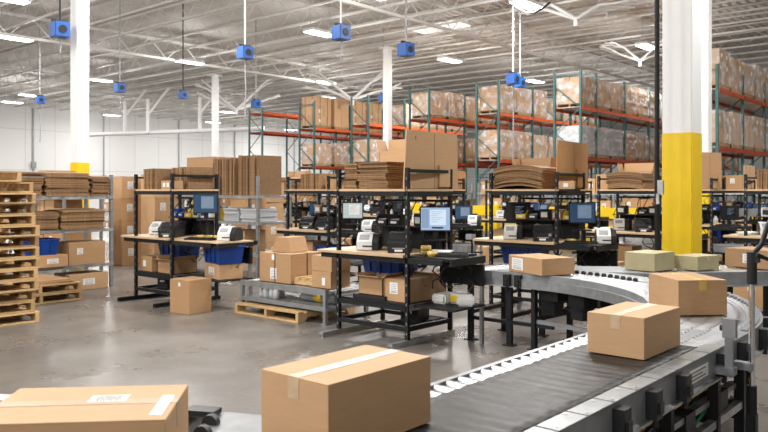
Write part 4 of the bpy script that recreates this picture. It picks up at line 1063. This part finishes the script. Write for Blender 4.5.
# ------------------------------------------------------------------ left side: pallet stack, shelving
for i in range(14):
    proto_put('pal', pallet_maker, (-9.58+R.uniform(-.04, .04)-(.10 if i > 11 else 0), 3.565+R.uniform(-.035, .025)-(.16 if i == 13 else (.04 if i > 8 else 0)), .002+i*.1305), PI/2+R.uniform(-.03, .03),
              ('bottom', 'second', 'third', 'fourth', 'fifth', 'sixth', 'seventh', 'eighth', 'ninth', 'tenth', 'eleventh', 'twelfth', 'thirteenth', 'topmost')[i]+(' pallet' if i in (0, 13) else ' pallet from the floor')+' in the tall stack at the left edge')
sh = thing('shelving_unit', 'grey steel shelving filled with flattened cartons behind the pallet stack', 'shelving', (-11.95, 5.0, 0))
pm = MB().box(-.025, .025, -.025, .025, 0, 1.85).mesh('post', 'rail_light')
for sx in (-.42, .42):
    for y in (-1.4, .05, 1.48): link('post', pm, sh, (sx, y, 0))
for z, y1 in ((1.5, 1.5), (.97, 1.5), (.40, 1.5)):
    MB().box(-.46, .46, -1.45, y1, z-.05, z).build('shelf', 'galv', sh)
MB().beam((.44, -1.4, 1.8), (.44, 1.48, 1.8), .02).build('top_rail', 'rail_light', sh)
ns = 'of the left shelving'
for k, (dy, w2, h2, z, lb) in enumerate(((-.75, .66, .34, 1.502, 'left on the top shelf'), (-.03, .70, .37, 1.502, 'middle on the top shelf'), (.72, .70, .37, 1.502, 'third on the top shelf'), (1.27, .3, .32, 1.502, 'right end of the top shelf'),
                                        (.25, .62, .28, .972, 'middle on the middle shelf'), (.98, .72, .30, .972, 'right on the middle shelf'))):
    stack(lb+' '+ns, (-11.80, 5.0+dy, z), (.62, w2, h2), 11, droop=.02)
carton('small carton left on the middle shelf '+ns, (-11.75, 4.72, .972), (.4, .28, .2), 0, 'card_light')
put('tote', tote_maker(), -11.66, 5.30, .592, PI/2, 'blue tote low on the left shelving')
carton('long carton under the blue tote on the low shelf '+ns, (-11.68, 5.27, .402), (.46, .86, .187), 0, 'card', 'y', [('+x', .72, .5, .18, .08)])
carton('big carton at the right end of the low shelf '+ns, (-11.75, 6.05, .402), (.5, .62, .36), 0, 'card', 'y', [('+x', .3, .6, .1, .1)])
carton('carton on the floor under the right end '+ns, (-11.7, 6.05, .002), (.5, .66, .25), 0, 'card_light', 'y', [('+x', .5, .5, .2, .1)])
proto_put('pal', pallet_maker, (-10.95, 4.82, .002), PI/2, 'lower of two pallets lying before the left shelving'); proto_put('pal', pallet_maker, (-10.96, 4.80, .132), PI/2+.03, 'upper of two pallets before the left shelving, carton sheets on top')
stack('on the two pallets before the left shelving', (-10.95, 4.82, .262), (.85, 1.0, .05), 3, m='card_light')
# shelving behind the floor-carton station
s2 = thing('shelving_unit', 'grey shelving with huge standing flattened cartons behind the dark blue monitor', 'shelving', (-11.55, 9.05, 0))
for sx in (-1.15, 0, 1.15):
    for y in (-.38, .38): link('post', pm, s2, (sx, y, 0))
for z in (1.5, 1.02, .45): MB().box(-1.2, 1.2, -.42, .42, z-.05, z).build('shelf', 'galv', s2)
n2 = 'of the shelving behind the dark blue monitor'
carton('huge plain carton on the top left '+n2, (-12.25, 9.05, 1.502), (.85, .6, .74), 0, 'card', 'y')
stack('top middle '+n2, (-11.45, 9.0, 1.502), (.62, .55, .70), 18, standing=True); stack('top right '+n2, (-10.78, 9.02, 1.502), (.62, .55, .74), 18, standing=True)
for k in range(2):
    stack(('left' if k == 0 else 'right')+' on the middle shelf '+n2, (-11.2+.5*k, 8.95, 1.022), (.44, .5, .24), 8, m='silverstock', noun='grey mailer')
o = carton('yellow carton on the middle shelf '+n2, (-12.0, 8.95, 1.022), (.5, .3, .22), 0, 'yellow2', None)
for k, (dx, m_) in enumerate(((-.7, 'card'), (-.15, 'card_light'), (.45, 'card'))): carton(('left', 'middle', 'right')[k]+' carton on the low shelf '+n2, (-11.55+dx, 9.0, .452), (.45, .5, .4), 0, m_, 'x', [('-y', .5, .5, .12, .12)])
# stacked cartons beside them
for i, (px, Y, n, sz) in enumerate(((126, 8.6, 4, .47), (158, 8.9, 4, .48), (247, 10.6, 4, .46), (268, 11.0, 4, .44), (300, 13.6, 4, .5))):
    u = (px-CX)/F; D = Y/(sY*u+cY); X = cY*u*D-sY*D
    for k in range(n):
        carton(('bottom', 'second', 'third', 'topmost')[k]+' carton of the pile '+('beside the left shelving post', 'behind the station with the dark monitor', 'left of the green rack post', 'behind the slant-sided carton', 'under the left rack of cartons')[i],
               (X+R.uniform(-.02, .02), Y, .002+k*(sz+.002)), (.5, .5, sz), R.uniform(-.04, .04), R.choice(('card', 'card_light')), 'x', [('+x', .4, .6, .13, .16)])
# carton shelving across the back, before the racks
def back_shelf(X, Y, W_, ph, seed):
    q = random.Random(seed); hx = W_/2
    r = thing('shelving_unit', 'grey carton shelving '+ph, 'shelving', (X, Y, 0))
    for sx in (-hx, 0, hx):
        for y in (-.38, .38): link('post', pm, r, (sx, y, 0))
    for z in (1.5, .97, .40): MB().box(-hx-.03, hx+.03, -.42, .42, z-.05, z).build('shelf', 'galv', r)
    for li, z in enumerate((.402, .972, 1.502)):
        x = -hx+.04; k = 0
        while x < hx-.3:
            w_ = q.uniform(.3, .55); h = q.uniform(.2, .46) if li < 2 else q.uniform(.25, .6)
            if x+w_ > hx-.02: break
            carton(('first', 'second', 'third', 'fourth', 'fifth', 'sixth', 'seventh', 'eighth')[k]+' carton from the left, '+('low', 'middle', 'top')[li]+' shelf '+ph, (X+x+w_/2, Y+q.uniform(-.05, .02), z), (w_-.03, .6, min(h, .50 if li < 2 else 1)), q.uniform(-.03, .03),
                   q.choice(('card', 'card', 'card_light', 'card_deep')), None if q.random() < .4 else 'x', [('-y', q.uniform(.3, .7), .5, .12, .13)] if q.random() < .5 else [], bevel=0)
            x += w_; k += 1
for i, (x, y) in enumerate(((-26.0, 19.6), (-23.0, 21.4), (-19.6, 21.6), (-16.2, 21.6), (-12.8, 22.0), (-9.4, 22.0), (-6.0, 21.9), (-2.8, 21.0), (-20.6, 12.3), (-24.6, 15.8), (-15.25, 7.3))):
    back_shelf(x, y, 2.9 if i < 8 else 2.4, ('under the white pipe end', 'behind the slanted carton', 'left of the middle column', 'behind the middle column', 'behind the tall panel', 'below the paired blue boxes', 'behind the orange panel', 'far behind the chrome post', 'behind the grey mailers', 'beyond the grey mailers', 'behind the left shelving')[i], 40+i)
# yellow guard rails before the racks
for k, (xa, xb, Y) in enumerate(((-12.2, -9.4, 20.0), (-9.2, -6.6, 20.0), (-6.4, -3.6, 20.3), (-16.0, -12.6, 20.2))):
    g = thing('guard_rail', ('first', 'second', 'rightmost', 'leftmost')[k]+' yellow guard rail section before the pallet racks', 'guard rail', ((xa+xb)/2, Y, 0)); h = (xb-xa)/2
    for z in (.45, .95): MB().box(-h, h, -.04, .04, z-.15, z+.15).build('beam', 'yellow', g)
    for x in (-h+.08, h-.08): link('post', MB().box(-.07, .07, -.02, .12, 0, 1.15).mesh('post', 'yellow'), g, (x, .06, 0))
# elevated grey conveyor behind the right side
g = thing('roller_conveyor', 'grey raised conveyor far back right of the yellow column', 'conveyor', (-2.6, 17.0, 0))
for y in (-.3, .3): MB().box(-2.4, 3.2, y-.02, y+.02, 1.05, 1.2).build('rail', 'rail_light', g)
MB().box(-2.4, 3.2, -.28, .28, 1.13, 1.16).build('bed', 'galv', g)
for x in (-2.2, -.5, 1.2, 2.9):
    for y in (-.28, .28): link('leg', MB().box(-.03, .03, -.03, .03, 0, 1.06).mesh('leg', 'galv'), g, (x, y, 0))
for o in S.objects:
    if o.type == 'EMPTY' and not o.children and not o.get('label'): bpy.data.objects.remove(o)
